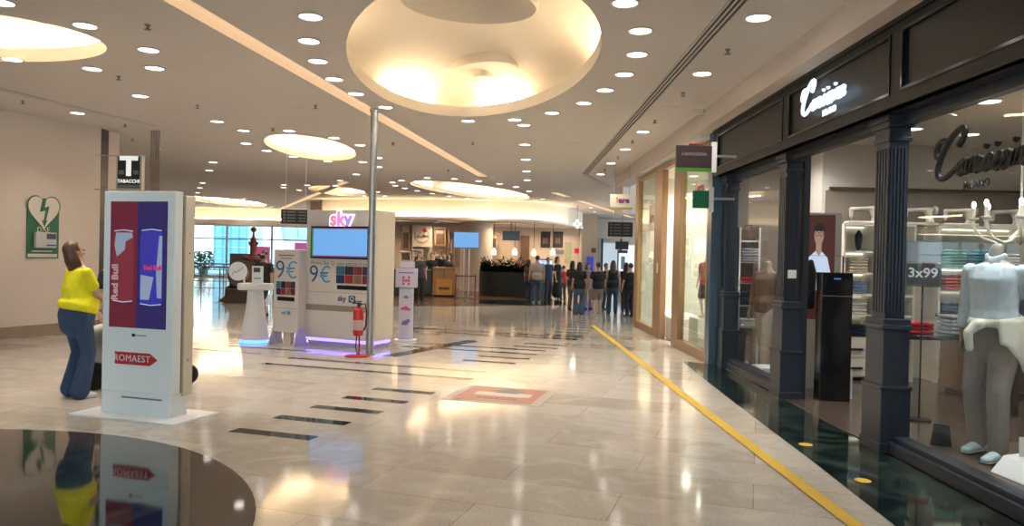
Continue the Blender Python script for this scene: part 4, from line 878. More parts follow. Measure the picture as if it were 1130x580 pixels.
for (x0, y0, x1, y1) in ((-3.2, 33.3, -2.6, 34.6), (-1.1, 34.9, .2, 34.4), (-6, 35, -4.6, 34.4)):
    o = MB().prism(quad((x0, y0), (x1, y1), .18), 'z', 3.085, 3.099).build('light_strip', SLOT); tag(o, 'short warm light strip in the cafe ceiling', 'ceiling light', 'short light strips in the cafe ceiling')
# cream column
o = MB().lathe([(.74, 0), (.74, .1), (.72, .12), (.72, 3.09)], (-1.62, 34.6, 0), 40).build('round_column', mat('column_cream', (.50, .40, .30), .5), smooth='auto'); tag(o, 'broad round cream column behind the blue screen', 'column')
# back wall of the cafe
struct(MB().box(-8.6, 3.45, 39.5, 39.7, 0, 3.1).build('wall_cafe_back', mat('cafe_wall', (.5, .40, .30), .6)))
struct(MB().box(-8.6, -2.1, 35.8, 36.0, 0, 3.1).build('wall_cafe_shelves', mat('cafe_wall2', (.5, .42, .34), .6)))
def flatY(nm, px0, py0, px1, py1, Y, m, t=.04, lab=None, cat=None, grp=None):
    a = at(px0, py1, Y); b = at(px1, py0, Y)
    o = MB().box(-(b.x-a.x)/2, (b.x-a.x)/2, -t/2, t/2, 0, b.z-a.z).build(nm, m); o.location = ((a.x+b.x)/2, Y, a.z)
    if lab: tag(o, lab, cat, grp)
    return o
CWH = mat('cabinet_white', (.62, .55, .46), .4)
def cabinet(px0, py0, px1, py1, Y, cells, lab, fill=None):
    a = at(px0, py1, Y); b = at(px1, py0, Y); o = empty('wall_cabinet', ((a.x+b.x)/2, Y, a.z), 0, lab, 'cabinet'); w_ = b.x-a.x; h_ = b.z-a.z
    box('back_panel', -w_/2, w_/2, .1, .14, 0, h_, CWH, o); fr = MB(); fr.box(-w_/2, -w_/2+.05, -.1, .1, 0, h_).box(w_/2-.05, w_/2, -.1, .1, 0, h_).box(-w_/2+.05, w_/2-.05, -.1, .1, h_-.05, h_).box(-w_/2+.05, w_/2-.05, -.1, .1, 0, .05)
    fr.build('frame', WOOD if fill == 'wood' else CWH, o)
    for k in range(cells):
        z0 = .05+k*(h_-.1)/cells; 
        if k: box('shelf', -w_/2+.05, w_/2-.05, -.1, .1, z0-.015, z0+.015, CWH, o)
        box('stock', -w_/2+.1, w_/2-.1, -.04, .08, z0+.015, z0+(h_-.1)/cells*.7, mat('stock_%d' % (k % 3), [(.10, .06, .04), (.28, .2, .14), (.05, .04, .04)][k % 3], .5, var=.6, scale=5), o)
    return o
cabinet(442, 248, 453, 275, 35.6, 1, 'tall wood framed glass cabinet at the left end of the cafe wall', 'wood')
cabinet(441, 277, 454, 306, 35.6, 3, 'white shelf cabinet below the wood framed one', None)
cabinet(479, 251, 492, 271, 35.6, 1, 'dark framed wall cabinet right of the round cafe emblem', 'wood')
cabinet(455, 275, 467, 300, 35.6, 1, 'brown fronted wall cabinet below the cafe emblem'); cabinet(478, 281, 492, 300, 35.6, 2, 'white open cabinet behind the cafe counter'); cabinet(494, 252, 502, 290, 35.6, 3, 'narrow cabinet beside the round column', 'wood')
sb = flatY('cafe_emblem_board', 455, 248.5, 477, 272, 35.5, mat('board_cream', (.62, .53, .42), .5), .05, 'cream square board with a round emblem and a red dot over the cafe counter', 'sign')
h_ = at(466, 248.5, 35.5).z-at(466, 272, 35.5).z
strokes([[(a_, b_) for a_, b_ in arc(0, 0, .33, .33, 140, 440, 20)]], .015, INKG, sb, (0, -.04, h_*.52)); strokes([[(-.25, -.1), (-.15, .2), (-.2, -.1)], [(-.05, .12), (-.18, .03), (0, -.1), (.02, .05), (.12, .06), (.08, -.08), (.2, .05), (.28, -.04)]], .022, INKG, sb, (0, -.05, h_*.52)); MB().ball((.13, -.05, h_*.78), (.09, .02, .1), 12, 8).build('red_dot', mat('dot_red', (.5, .02, .02)), sb, smooth=True)
# counters
def counter(px0, px1, pyb, Y, h_, m, lab, dep=.7, top=None):
    a = at(px0, pyb, Y); b = at(px1, pyb, Y); o = empty('cafe_counter', ((a.x+b.x)/2, Y+dep/2, 0), 0, lab, 'counter'); w_ = b.x-a.x
    box('body', -w_/2, w_/2, -dep/2, dep/2, .08, h_-.04, m, o, .01); box('toe_kick', -w_/2+.05, w_/2-.05, -dep/2+.06, dep/2, .0, .08, BLACKM, o); box('top', -w_/2-.03, w_/2+.03, -dep/2-.05, dep/2, h_-.04, h_, top or WOOD, o, .008)
    nn = max(2, int(w_/.6))
    for k in range(1, nn): box('groove', -w_/2+k*w_/nn-.01, -w_/2+k*w_/nn+.01, -dep/2-.006, -dep/2, .12, h_-.08, BLACKM, o)
    return o
counter(431, 476, 326, 29.2, 1.02, mat('counter_dark', (.03, .025, .022), .35), 'dark cafe counter left of the wooden counter', top=DWOOD)
counter(477, 502, 326, 29.1, 1.12, WOOD, 'honey wood cafe counter with a yellow front panel')
o = flatY('yellow_panel', 481, 308, 499, 325, 28.9, mat('panel_yellow', (.55, .26, .04), .4), .06, 'yellow printed panel leaning on the wooden counter', 'panel'); box('print', -.2, .2, -.035, -.03, .2, .3, DWOOD, o)
# barrier
ba = empty('queue_barrier', (-1.9, 28.0, 0), 0, 'thin red rail barrier under the blue screen', 'barrier')
x0_, x1_ = at(504, 327, 28.6).x+1.9, at(525, 327, 28.6).x+1.9
for x in (x0_, x1_): MB().cyl((x, 0, 0), .022, .9, 12).cyl((x, 0, 0), .14, .02, 20).build('post', mat('barrier_red', (.14, .02, .02), .4), ba, smooth='auto')
box('rail', x0_, x1_, -.02, .02, .83, .87, mat('barrier_red', (.14, .02, .02), .4), ba)
# blue screen on stand
tvp = at(513, 327, 28.9); ts = empty('screen_stand', (tvp.x, 29.1, 0), 0, 'blue glowing screen on a tall twin-post stand before the round column', 'screen')
zc = at(513, 264.5, 28.9).z; wv = (at(527.5, 264, 28.9).x-at(499, 264, 28.9).x); box('display_case', -wv/2, wv/2, -.04, .04, zc-.31, zc+.31, BLACK, ts, .01); box('display', -wv/2+.02, wv/2-.02, -.045, -.04, zc-.29, zc+.29, emis('display_blue', (.16, .40, .80), .85), ts)
for x in (-.1, .1): MB().cyl((x, .05, .03), .03, zc-.1, 12).build('post', STEEL, ts, smooth='auto')
box('base', -.3, .3, -.2, .25, 0, .03, GREY, ts)
# dark hedge bar
HG = mat('hedge_leaf', (.006, .015, .006), .95, var=.7, scale=8, spec=.1)
hx = at(569, 328, 30.5).x
hp = empty('planter_bar', (hx, 31.2, 0), 0, 'dark curved cafe bar hidden by a leafy green hedge', 'bar')
ha = arc(0, 0, 1.75, 1.0, 180, 360, 24); hi = arc(0, 0, 1.45, .75, 360, 180, 24)
MB().prism(ha+hi, 'z', 0, 1.05).build('bar_front', mat('bar_dark', (.005, .009, .007), .6), hp)
b = MB(); rnd = random.Random(3)
for k in range(4200):
    t = rnd.uniform(180, 330); rad = rnd.uniform(.84, .98); x, y = 1.75*rad*math.cos(R(t)), 1.0*rad*math.sin(R(t)); z = 1.05+abs(rnd.gauss(0, .22))*(1.0 if t < 290 else .6); z = min(z, 1.75)
    a = rnd.uniform(0, 6.28); s_ = rnd.uniform(.05, .09); e_ = rnd.uniform(-.8, .8)
    dx, dy, dz = math.cos(a)*s_, math.sin(a)*s_, e_*s_
    b.add([(x-dx, y-dy, z-dz), (x+dy*.4, y-dx*.4, z+.01), (x+dx, y+dy, z+dz), (x-dy*.4, y+dx*.4, z-.01)], [(0, 1, 2, 3)])
b.build('hedge', HG, hp)
hp.scale = (.86, 1, .92)
sm_ = mat('pastry_glass', (.5, .45, .4), .2)
# pendants
for i, (a, b_) in enumerate(((545, 277), (568, 277), (589, 278), (610, 277.5))):
    p = at(a, b_, 34); o = empty('pendant_lamp', tuple(p), 0, ['leftmost glowing pendant over the cafe bar', 'second glowing pendant from the left over the cafe bar', 'third glowing pendant from the left over the cafe bar', 'rightmost glowing pendant over the cafe bar'][i], 'pendant lamp', 'glass pendants over the cafe bar')
    MB().lathe([(.1, -.17), (.125, -.1), (.11, 0), (.06, .1), (.025, .15), (0, .16)], n=20).build('shade', emis('pendant_glow', (1, .66, .38), 2.2), o, smooth='auto'); MB().cyl((0, 0, .15), .012, 3.1-p.z-.15, 6).build('cord', BLACKM, o)
o = flatY('wall_screen', 554.5, 255, 573.5, 265, 33.6, BLACK, .06, 'black wall screen hanging over the cafe bar', 'screen'); box('bracket', -.03, .03, 0, .05, .4, 1.0, GREY, o)
cabinet(539, 257, 550, 275, 39.2, 1, 'honey wood box shelf right of the round column', 'wood'); flatY('wood_panel', 574, 260, 584.5, 300, 39.3, DWOOD, .06, 'tall brown wood panel on the cafe back wall', 'panel')
for i, (a, b_) in enumerate(((596.5, 607.5), (610, 621.5))):
    o = flatY('wall_poster', a, 255.5, b_, 273, 39.478, BLACKM, .04, ['left dark poster high on the cafe wall', 'right dark poster high on the cafe wall'][i], 'poster', 'dark posters on the cafe wall'); box('print', -.15, .12, -.03, -.02, .2, .5, mat('poster_print', (.12, .07, .05), .5, var=.6), o)
flatY('wall_plate', 612, 275.5, 622.5, 280, 39.478, GREY, .04, 'small dark plate under the right poster', 'plate'); flatY('notice_board', 623, 267, 631, 290, 39.478, mat('notice_green', (.32, .33, .2), .5), .04, 'pale green notice board on the cafe wall', 'notice board')
for a, b_, l in ((634, 274, 'red square alarm plate on the far wall'), (652.5, 273.5, 'small brown square plate beside the blue poster')): flatY('wall_plate', a, b_, a+5, b_+5, 39.478 if a < 650 else 41.178, RED if a < 650 else DWOOD, .04, l, 'plate')
fr_ = flatY('drinks_fridge', 593, 286, 609, 327, 33.6, mat('fridge_dark', (.05, .06, .08), .3), .7, 'dark drinks fridge with a blue lit header behind the customers', 'fridge'); zz = fr_.dimensions.z; box('header', -.3, .3, -.37, -.35, zz-.22, zz-.04, emis('fridge_blue', (.4, .6, .9), 1.2), fr_); box('door', -.28, .28, -.37, -.35, .2, zz-.3, BLACK, fr_)
# far corridor end right
struct(MB().box(3.6, 4.6, 41.2, 41.4, 0, 3.95).build('wall_corridor_pier', mat('pier_cream', (.45, .36, .27), .6)))
struct(MB().box(3.46, 3.6, 39.4, 41.4, 0, 3.95).build('wall_corridor_side', mat('pier_cream', (.45, .36, .27), .6)))
flatY('blue_poster', 647, 283, 655, 303, 41, emis('poster_blue', (.03, .04, .45), .7), .05, 'deep blue lit poster on the far corridor pier', 'poster')
sf = empty('far_shopfront', (6.4, 44.5, 0), 0, 'distant glazed shop front with dark frames and white lit displays', 'shop front')
MB().box(-2.2, 2.6, .1, .3, 2.75, 3.9).build('header', mat('far_header', (.5, .44, .38), .5), sf); b = MB()
for x in (-2.2, -1.2, -.1, 1.0, 2.1): b.box(x, x+.1, -.05, .1, 0, 2.75)
b.build('frame', BLACKM, sf); box('glazing', -2.2, 2.6, .05, .06, 0, 2.75, GLASS, sf)
for (x0, x1, z0, z1, c, s_) in ((-1.05, -.2, .3, 2.5, (.6, .68, .75), .8), (.05, .9, .5, 2.4, (.8, .85, .9), 1.1), (1.2, 2.0, .1, 2.6, (.75, .2, .25), .6)): box('lit_display', x0, x1, .4, .5, z0, z1, emis('far_lit_%d' % (x0*10), c, s_), sf)
struct(MB().box(-.1, 1, 0, .1, 0, .1).build('trim_6', BLACKM)); bpy.data.objects.remove(bpy.data.objects['trim_6'])
flatY('menu_screen', 679, 266.5, 693.5, 275, 40, BLACK, .1, 'black box sign hanging in the far corridor', 'sign'); mq = bpy.data.objects['menu_screen']; MB().cyl((0, 0, .38), .02, HC-mq.location.z-.38, 6).build('rod', GREY, mq)
mu = flatY('lit_display_case', 681, 276, 692, 322, 39, BLACKM, .4, 'tall dark display case with a white lit face in the far corridor', 'display case'); zz = mu.dimensions.z; box('lit_face', -.22, .22, -.215, -.2, zz*.45, zz*.93, emis('case_white', (.75, .85, .95), .9), mu); box('picture', -.1, .1, -.225, -.216, zz*.55, zz*.85, mat('case_pic', (.15, .2, .25), .5), mu)
o = empty('spot_cluster', tuple(at(637, 247, 34)), 0, 'bright spot cluster hanging by the cafe ceiling', 'spotlight')
for k in range(4): MB().ball((math.cos(k*1.6)*.12, .0, math.sin(k*1.6)*.14), .05, 10, 8).build('spot', emis('spot_glow', (1, .9, .75), 14), o, smooth=True)
MB().cyl((0, 0, .1), .01, 3.94-o.location.z-.1, 6).build('rod', GREY, o)

# ============================================================ FAR LEFT: railing, wooden train, outside
rl = empty('railing', (-10.6, 27.0, 0), 0, 'long thin metal railing before the glazed opening', 'railing')
RM = mat('rail_metal', (.22, .19, .17), .4, .4)
for k in range(6): MB().cyl((-2.6+k*.95, 0, 0), .025, 1.0, 10).build('post', RM, rl)
MB().tube([(-2.6, 0, 1.0), (2.15, 0, 1.0)], .03).build('handrail', RM, rl); 
for z in (.25, .5, .75): MB().tube([(-2.6, 0, z), (2.15, 0, z)], .012).build('wire', RM, rl)
rl2 = copy_tree(rl); rl2.location = (-11.6, 32.5, 0); rl2['label'] = 'second metal railing farther back by the glazed opening'
TR1 = mat('train_brown', (.12, .045, .02), .35, var=.3); TR2 = mat('train_red', (.25, .05, .03), .4)
tp_ = at(268, 322, 24.5); tr = empty('toy_train_ride', (tp_.x, 24.5, 0), R(15), 'brown wooden train ride with a red chimney behind the round counter', 'ride')
MB().lathe([(0, -.1), (.45, -.1), (.48, -.06), (.48, .9), (0, .9)], (0, 0, .85), 28, 'y').build('boiler', TR1, tr, smooth='auto')
MB().lathe([(0, 0), (.2, 0), (.2, .03), (0, .03)], (0, -.14, .85), 24, 'y').build('smokebox_door', WOOD, tr, smooth='auto')
MB().lathe([(.12, 1.3), (.13, 1.45), (.1, 1.5), (.1, 1.75), (.14, 1.8), (.16, 1.9), (0, 1.9)], (.28, .2, 0), 20).lathe([(.3, 1.32), (.3, 1.4), (.2, 1.44), (0, 1.44)], (.28, .2, 0), 20).build('chimney', TR2, tr, smooth='auto')
MB().lathe([(0, 1.9), (.1, 1.9), (.09, 2.0), (.04, 2.06), (.03, 2.2), (.09, 2.26), (.09, 2.33), (0, 2.4)], (.28, .2, 0), 16).build('funnel_top', TR2, tr, smooth='auto')
box('cab', -.5, .5, .9, 1.6, .3, 1.5, TR1, tr, .02); box('chassis', -.5, .5, -.2, 1.6, .22, .38, DWOOD, tr, .02)
for sx2 in (-1, 1):
    for y in (.1, .65, 1.2): MB().lathe([(0, -.04), (.2, -.04), (.22, 0), (.2, .04), (0, .04)], (sx2*.5, y, .222), 20, 'x').build('wheel', TR2, tr, smooth='auto')
MB().prism([(-.7, 0), (.7, 0), (.35, .3), (-.35, .3)], 'y', -.5, -.22).build('cowcatcher', DWOOD, tr).scale = (1, 1, 1)
flatY('pink_poster', 283, 272, 298, 292, 31, emis('poster_pink', (.6, .12, .3), .5), .06, 'pink poster board behind the bearded walker', 'poster'); bpy.data.objects['pink_poster']
st_ = at(290, 300, 31); MB().box(-.25, .25, -.02, .02, -st_.z+.3, 0).build('stand', GREY, bpy.data.objects['pink_poster'])
pb2 = flatY('white_lit_sign', 314, 266, 342, 276, 22, emis('sign_white_lit', (.85, .85, .95), .9), .12, 'white lit sign with a magenta field behind the booth', 'sign'); box('magenta_field', -.05, .36, -.065, -.06, .03, .22, emis('magenta', (.5, .12, .35), .6), pb2)
MB().cyl((-.3, 0, -at(328, 276, 22).z), .02, at(328, 276, 22).z, 8).cyl((.3, 0, -at(328, 276, 22).z), .02, at(328, 276, 22).z, 8).build('post', GREY, pb2)
# outside buildings
TG = mat('teal_glass', (.42, .74, .78), .2, var=.15)
tbd = empty('teal_building', (-24, 62, 0), 0, 'pale teal glazed block seen through the far opening', 'building')
pA, pB = at(236, 300, 62), at(272, 300, 62)
box('glass_wall', pA.x+24, pB.x+24, 0, 4, -.02, 7.5, TG, tbd); b = MB()
for k in range(7): b.box(pA.x+24, pB.x+24, -.06, 0, .8+k*.95, .88+k*.95)
b.build('floor_band', mat('band_white', (.85, .9, .9), .4), tbd); b = MB()
for k in range(5): xx = pA.x+24+(pB.x-pA.x)*k/4; b.box(xx-.05, xx+.05, -.08, 0, 0, 7.5)
b.build('mullion', mat('band_teal', (.25, .6, .66), .4), tbd)
gr_ = empty('glass_roof', (-19, 58, 0), 0, 'white slanting glass roof with thin bars beyond the far opening', 'roof'); b = MB()
for k in range(9): x = 1.0+k*1.1; b.limb([(x, 0, 7.0-k*.25), (x+.6, 0, 2.6)], [(.05, .05)]*2, n=4)
b.build('bars', mat('bar_white', (.5, .6, .66), .4), gr_); MB().prism([(.8, 6.9), (11, 4.5), (11, 2.4), (1.4, 2.4)], 'y', .1, .2).build('panes', mat('roof_pane', (.88, .9, .92), .3), gr_); MB().box(1, 11, 0, .3, -.02, .9).build('low_wall', WHITE, gr_)
bush = empty('potted_shrub', (at(222, 305, 47).x, 47.3, -.02), 0, 'green shrub on the terrace seen over the railing', 'shrub'); b = MB(); rnd = random.Random(5)
for k in range(500):
    a = rnd.uniform(0, 6.28); q = rnd.random()**.5; x, y, z = .7*q*math.cos(a), .5*q*math.sin(a), .4+rnd.random()*1.1; s_ = .07; e_ = rnd.uniform(-1, 1)
    b.add([(x-s_, y, z), (x, y+.02, z+s_*e_), (x+s_, y, z), (x, y-.02, z-s_)], [(0, 1, 2, 3)])
b.build('foliage', mat('shrub_green', (.05, .14, .06), .6, var=.5), bush); MB().lathe([(0, 0), (.25, 0), (.32, .45), (0, .45)], n=20).build('pot', GREY, bush, smooth='auto')

# ============================================================ PEOPLE
def V3(*a): return Vector(a)
def ik(a, c, l1, l2, hint):
    a, c, hint = Vector(a), Vector(c), Vector(hint); d = c-a; L_ = d.length
    if L_ > (l1+l2)*.995: c = a+d.normalized()*(l1+l2)*.995; d = c-a; L_ = d.length
    x = (l1*l1-l2*l2+L_*L_)/(2*L_); h_ = math.sqrt(max(0, l1*l1-x*x)); dn_ = d.normalized(); pn = hint-dn_*hint.dot(dn_); pn.normalize()
    return a+dn_*x+pn*h_, c
def hand(b, wr, dr, side, pal, s=1.0, curl=.5):
    """palm, four unequal fingers and a thumb; dr hand direction, pal palm normal"""
    wr, dr, pal = Vector(wr), Vector(dr).normalized(), Vector(pal).normalized(); lat = dr.cross(pal).normalized()
    b.limb([wr, wr+dr*.04*s, wr+dr*.085*s], [(.024*s, .017*s), (.038*s, .016*s), (.036*s, .013*s)], lat)
    for k, L_ in enumerate((.066, .075, .07, .055)):
        o = wr+dr*.082*s+lat*(.028-.0187*k)*s; d1 = (dr+pal*curl*.6).normalized(); d2 = (dr+pal*curl*1.8).normalized()
        p1 = o+d1*L_*.5*s; p2 = p1+d2*L_*.5*s; b.limb([o-dr*.01, p1, p2], [.0092*s, .0085*s, .0075*s], lat, 8)
    t0 = wr+dr*.03*s+lat*.03*s; t1 = t0+(dr*.7+lat*.8+pal*.3).normalized()*.035*s; t2 = t1+(dr*1.0+lat*.1+pal*.4).normalized()*.03*s
    b.limb([t0, t1, t2], [.012*s, .0105*s, .009*s], pal, 8)
def person(loc, rz, H, lab, hem=.84, hipw=None, top=(.01, .01, .012), bottom=(.03, .05, .1), skin=SKIN, hair=HAIRB, hairlen=0, topkind='tee', botkind='trousers', fem=False, hL=None, hR=None, stride=0, wide=1.0, lean=0, headpitch=0, headyaw=0, mask=None, shoes=(.02, .02, .02), vox=.014, cat='person', name='person', group=None, belly=0, headless=False, flare=0, detail=False, footL=None, footR=None):
    s = H/1.70; root = empty(name, loc, rz, lab, cat, group); W = wide*s
    # local: faces -Y, x to its left-hand side of the viewer
    ln = math.sin(lean)
    def T(x, y, z): zz = z*s; k = max(0, zz-.9*s); return Vector((x*W, y*s-k*ln, zz))
    hip, sh = (.095 if fem else .088), (.165 if fem else .19)
    hipL, hipR = T(hip, 0, .90), T(-hip, 0, .90); shL, shR = T(sh, .0, 1.375), T(-sh, .0, 1.375)
    aL = Vector(footL) if footL else Vector((hip*W*1.05, -stride*.5, .085*s)); aR = Vector(footR) if footR else Vector((-hip*W*1.05, stride*.5, .085*s+(.03 if stride > .25 else 0)))
    kL, aL = ik(hipL, aL, .42*s, .41*s, (.05, -1, 0)); kR, aR = ik(hipR, aR, .42*s, .41*s, (-.05, -1, 0))
    wL = Vector(hL)*s if hL else T(sh+.07, -.06, .84); wR = Vector(hR)*s if hR else T(-sh-.07, -.06, .84)
    eL, wL = ik(shL, wL, .28*s, .25*s, (.5, 1, -.3)); eR, wR = ik(shR, wR, .28*s, .25*s, (-.5, 1, -.3))
    hw_, ww, cw_ = (.168, .135, .15) if fem else (.155, .145, .168)
    if hipw: hw_ = hipw; ww = hipw*.9
    tor = [(T(0, .0, .86), (hw_*W, (.118+belly*.3)*s)), (T(0, .0, .96), (hw_*W, (.115+belly*.6)*s)), (T(0, -.01-belly*.4, 1.08), (ww*W, (.098+belly)*s)), (T(0, -.005, 1.2), (cw_*.95*W, (.11+belly*.5)*s)), (T(0, -.01, 1.30), (cw_*W, (.115 if not fem else .12)*s)), (T(0, .0, 1.39), (cw_*.98*W, .075*s)), (T(0, .005, 1.43), (.09*W, .055*s))]
    b = MB(); b.limb([p for p, r in tor], [r for p, r in tor])
    ntop = T(0, .0, 1.43)
    hc = T(0, -.015, 1.585); hp_ = R(headpitch); hy = R(headyaw)
    HM = Matrix.Rotation(hy, 3, 'Z') @ Matrix.Rotation(-hp_, 3, 'X')
    nb = T(0, .01, 1.46)
    def Hd(x, y, z): return nb+(HM @ Vector((x, y, z)))*s+Vector((0, 0, .0))
    if not headless:
        b.limb([ntop, nb+Vector((0, 0, .02)), Hd(0, -.0, .09)], [.058*s, .052*s, .05*s])
        b.ball(Hd(0, 0, .145), (.073*s, .088*s, .098*s)); b.limb([Hd(0, -.03, .12), Hd(0, -.05, .06)], [(.055*s, .05*s), (.035*s, .03*s)])
        b.limb([Hd(0, -.088, .14), Hd(0, -.108, .105)], [.010*s, .015*s], n=8)
        for sx2 in (-1, 1): b.ball(Hd(sx2*.075, .005, .12), (.010*s, .018*s, .028*s), 10, 8)
    else:
        b.limb([ntop, T(0, .01, 1.52)], [.06*s, .052*s])
    for a_, e_, w_ in ((shL, eL, wL), (shR, eR, wR)):
        b.limb([a_, a_.lerp(e_, .45), e_, e_.lerp(w_, .35), w_], [.046*s, .043*s, .036*s, .037*s, .025*s])
    for sd, e_, w_ in ((1, eL, wL), (-1, eR, wR)):
        dr = (w_-e_).normalized(); pal = Vector((-sd, .2, 0)) if abs(dr.z) > .6 else Vector((0, 0, -1)); hand(b, w_, dr, sd, pal, s)
    for h_, k_, a_ in ((hipL, kL, aL), (hipR, kR, aR)):
        b.limb([h_, h_.lerp(k_, .5), k_, k_.lerp(a_, .35), a_], [.088*s, .072*s, .054*s, .054*s, .036*s]); b.limb([a_+Vector((0, .03*s, -.03*s)), a_+Vector((0, -.12*s, -.05*s))], [(.032*s, .035*s), (.035*s, .022*s)], n=10)
    b.build('body', skin, root, vox=vox)
    nm = lambda base, c: mat('fabric_%s_%d_%d_%d' % (base, c[0]*999, c[1]*999, c[2]*999), c, .85, var=.18, scale=14, bump=.25)
    g = .014*s
    tm = nm('top', top); bm_ = nm('bottom', bottom)
    c = MB()
    if topkind in ('tee', 'shirt', 'dress', 'tank'):
        zz = tor[1:] if botkind != 'none' else tor
        tt_ = [q for q in tor[1:-1] if q[0].z > (hem+.03)*s]
        if hem < .97: tt_ = [(T(0, -belly*.2, 1.0), (hw_*W+g*1.5, (.12+belly*.75)*s+g*1.1))]+[q for q in tt_ if q[0].z > 1.02*s]
        c.limb([T(0, 0, hem)]+[p for p, r in tt_]+[tor[-1][0]+Vector((0, 0, -.005))], [(tor[0][1][0]+g*1.9, tor[0][1][1]+g*1.9+belly*.45*s)]+[(r[0]+g*1.3, r[1]+g*1.3) for p, r in tt_]+[(tor[-1][1][0]*.8, tor[-1][1][1]*.95)], cap=.12)
        if topkind in ('tee', 'dress'):
            for a_, e_ in ((shL, eL), (shR, eR)): c.limb([a_+Vector((0, 0, -.012*s)), a_.lerp(e_, .62)], [.057*s, .059*s])
        if topkind == 'shirt':
            for a_, e_, w_ in ((shL, eL, wL), (shR, eR, wR)): c.limb([a_+Vector((0, 0, -.012*s)), e_, e_.lerp(w_, .55)], [.057*s, .054*s, .05*s])
        if topkind == 'dress': c.limb([T(0, 0, .9), T(0, 0, .35)], [((hw_+.02)*W, .14*s), ((hw_+.07)*W, .19*s)])
        c.build('top', tm, root, vox=vox)
    if botkind == 'trousers' or botkind == 'shorts':
        t = MB(); t.limb([T(0, 0, .80), T(0, 0, .9), T(0, 0, .985)], [(hw_*W*.92+g*1.2, (.115+belly*.5)*s+g), (hw_*W+g*1.2, (.120+belly*.55)*s+g*1.2), ((hw_-.01)*W+g*.8, (.116+belly*.5)*s+g*.6)])
        for h_, k_, a_ in ((hipL, kL, aL), (hipR, kR, aR)):
            if botkind == 'trousers': t.limb([h_, h_.lerp(k_, .5), k_, k_.lerp(a_, .5), a_+Vector((0, .005, .0))], [.096*s+g*.5, .08*s+g, .062*s+g, (.058+flare*.4)*s+g, (.050+flare)*s+g])
            else: t.limb([h_, h_.lerp(k_, .5), h_.lerp(k_, .85)], [.1*s, .09*s+g, .082*s+g])
        t.build('trousers' if botkind == 'trousers' else 'shorts', bm_, root, vox=vox)
    sm2 = nm('shoe', shoes)
    for a_ in (aL, aR):
        f_ = MB(); f_.limb([a_+Vector((0, .04*s, -.04*s)), a_+Vector((0, -.05*s, -.045*s)), a_+Vector((0, -.15*s, -.058*s))], [(.038*s, .042*s), (.042*s, .038*s), (.038*s, .024*s)]); f_.limb([a_+Vector((0, .03*s, -.03*s)), a_+Vector((0, .01*s, .0))], [.046*s, .044*s])
        f_.build('shoe', sm2, root, vox=max(vox*.7, .008)); 
        sl_ = MB().limb([a_+Vector((0, .045*s, -.076*s)), a_+Vector((0, -.155*s, -.076*s))], [(.04*s, .008*s), (.038*s, .008*s)]); sl_.build('sole', WHITE if sum(shoes) > .6 else BLACKM, [k for k in kids(root) if k.name.startswith('shoe')][-1], smooth=True)
    if not headless:
        h = MB(); h.ball(Hd(0, .012, .162), (.084*s, .094*s, .096*s)); 
        if hairlen > 0:
            h.limb([Hd(0, .045, .16), Hd(0, .075, .05), Hd(0, .08, .05-hairlen*.6), Hd(0, .07, .05-hairlen)], [(.08*s, .055*s), (.085*s, .045*s), (.08*s, .038*s), (.045*s, .02*s)])
            for sx2 in (-1, 1): h.limb([Hd(sx2*.06, .03, .15), Hd(sx2*.078, .03, .05), Hd(sx2*.085, .02, .05-hairlen*.7)], [.032*s, .03*s, .018*s])
        hb_ = h
        o = hb_.build('hair', hair, root, vox=vox*.8)
        # cut the fringe: keep hair off the face
        me = o.data; import bmesh
        bm = bmesh.new(); bm.from_mesh(me); inv = HM.inverted()
        kill = []
        for v_ in bm.verts:
            q_ = (inv @ (v_.co-nb))/s
            if q_.y < -.045 and q_.z < .195 and q_.z > .0 and abs(q_.x) < .07: kill.append(v_)
        bmesh.ops.delete(bm, geom=kill, context='VERTS'); bm.to_mesh(me); bm.free()
        for sx2 in (-1, 1):
            e = MB().ball(Hd(sx2*.03, -.078, .148), (.013*s, .008*s, .008*s), 10, 8).build('eye', mat('eye_white', (.7, .68, .64), .2), root, smooth=True)
            MB().ball(Hd(sx2*.03, -.086, .148), (.006*s, .003*s, .006*s), 8, 6).build('iris', BLACK, e, smooth=True)
        if mask: MB().limb([Hd(-.055, -.055, .085), Hd(0, -.085, .09), Hd(.055, -.055, .085)], [(.045*s, .03*s), (.05*s, .036*s), (.045*s, .03*s)], (0, 0, 1)).build('face_mask', nm('mask', mask), root, vox=.01)
        else: MB().limb([Hd(-.022, -.086, .072), Hd(0, -.092, .073), Hd(.022, -.086, .072)], [.006*s, .008*s, .006*s], n=8).build('lips', mat('lips', (.35, .1, .09), .4), root, smooth=True)
    root['_s'] = s
    del root['_s']
    return root
# woman in yellow seen from behind, looking up at the board to the right (faces +y and a little +x)
wp = atz(83, 438)
ww_ = person((wp.x, wp.y, 0), R(180-38), 1.70, 'person in a yellow top and flared blue jeans looking up, seen from behind', top=(.80, .72, .01), bottom=(.03, .06, .13), skin=SKIN, hair=HAIRBR, hairlen=.20, fem=True, wide=1.22, belly=.06, hem=.945, hipw=.19, headpitch=22, hL=(.24, -.30, 1.06), hR=(-.12, -.34, 1.02), shoes=(.55, .52, .5), vox=.010, flare=.035, lean=R(2), topkind='tee')
MB()
# person in black behind the totem
bp_ = atz(112, 432); person((-5.05, 9.75, 0), R(60), 1.62, 'person in a black printed T-shirt standing mostly behind the totem', top=(.012, .012, .013), bottom=(.03, .03, .035), hair=HAIRB, fem=False, vox=.013, wide=1.05, mask=(.5, .5, .5), hL=(.2, -.3, 1.0))
# man walking behind the counter
mp_ = atz(290, 352); person((mp_.x, mp_.y, 0), R(-20), 1.62, 'person in black T-shirt and shorts with a black mask, walking behind the counter', top=(.01, .01, .011), bottom=(.012, .012, .014), botkind='shorts', skin=SKIN2, hair=HAIRB, mask=(.015, .015, .015), stride=.5, vox=.016, wide=1.08)
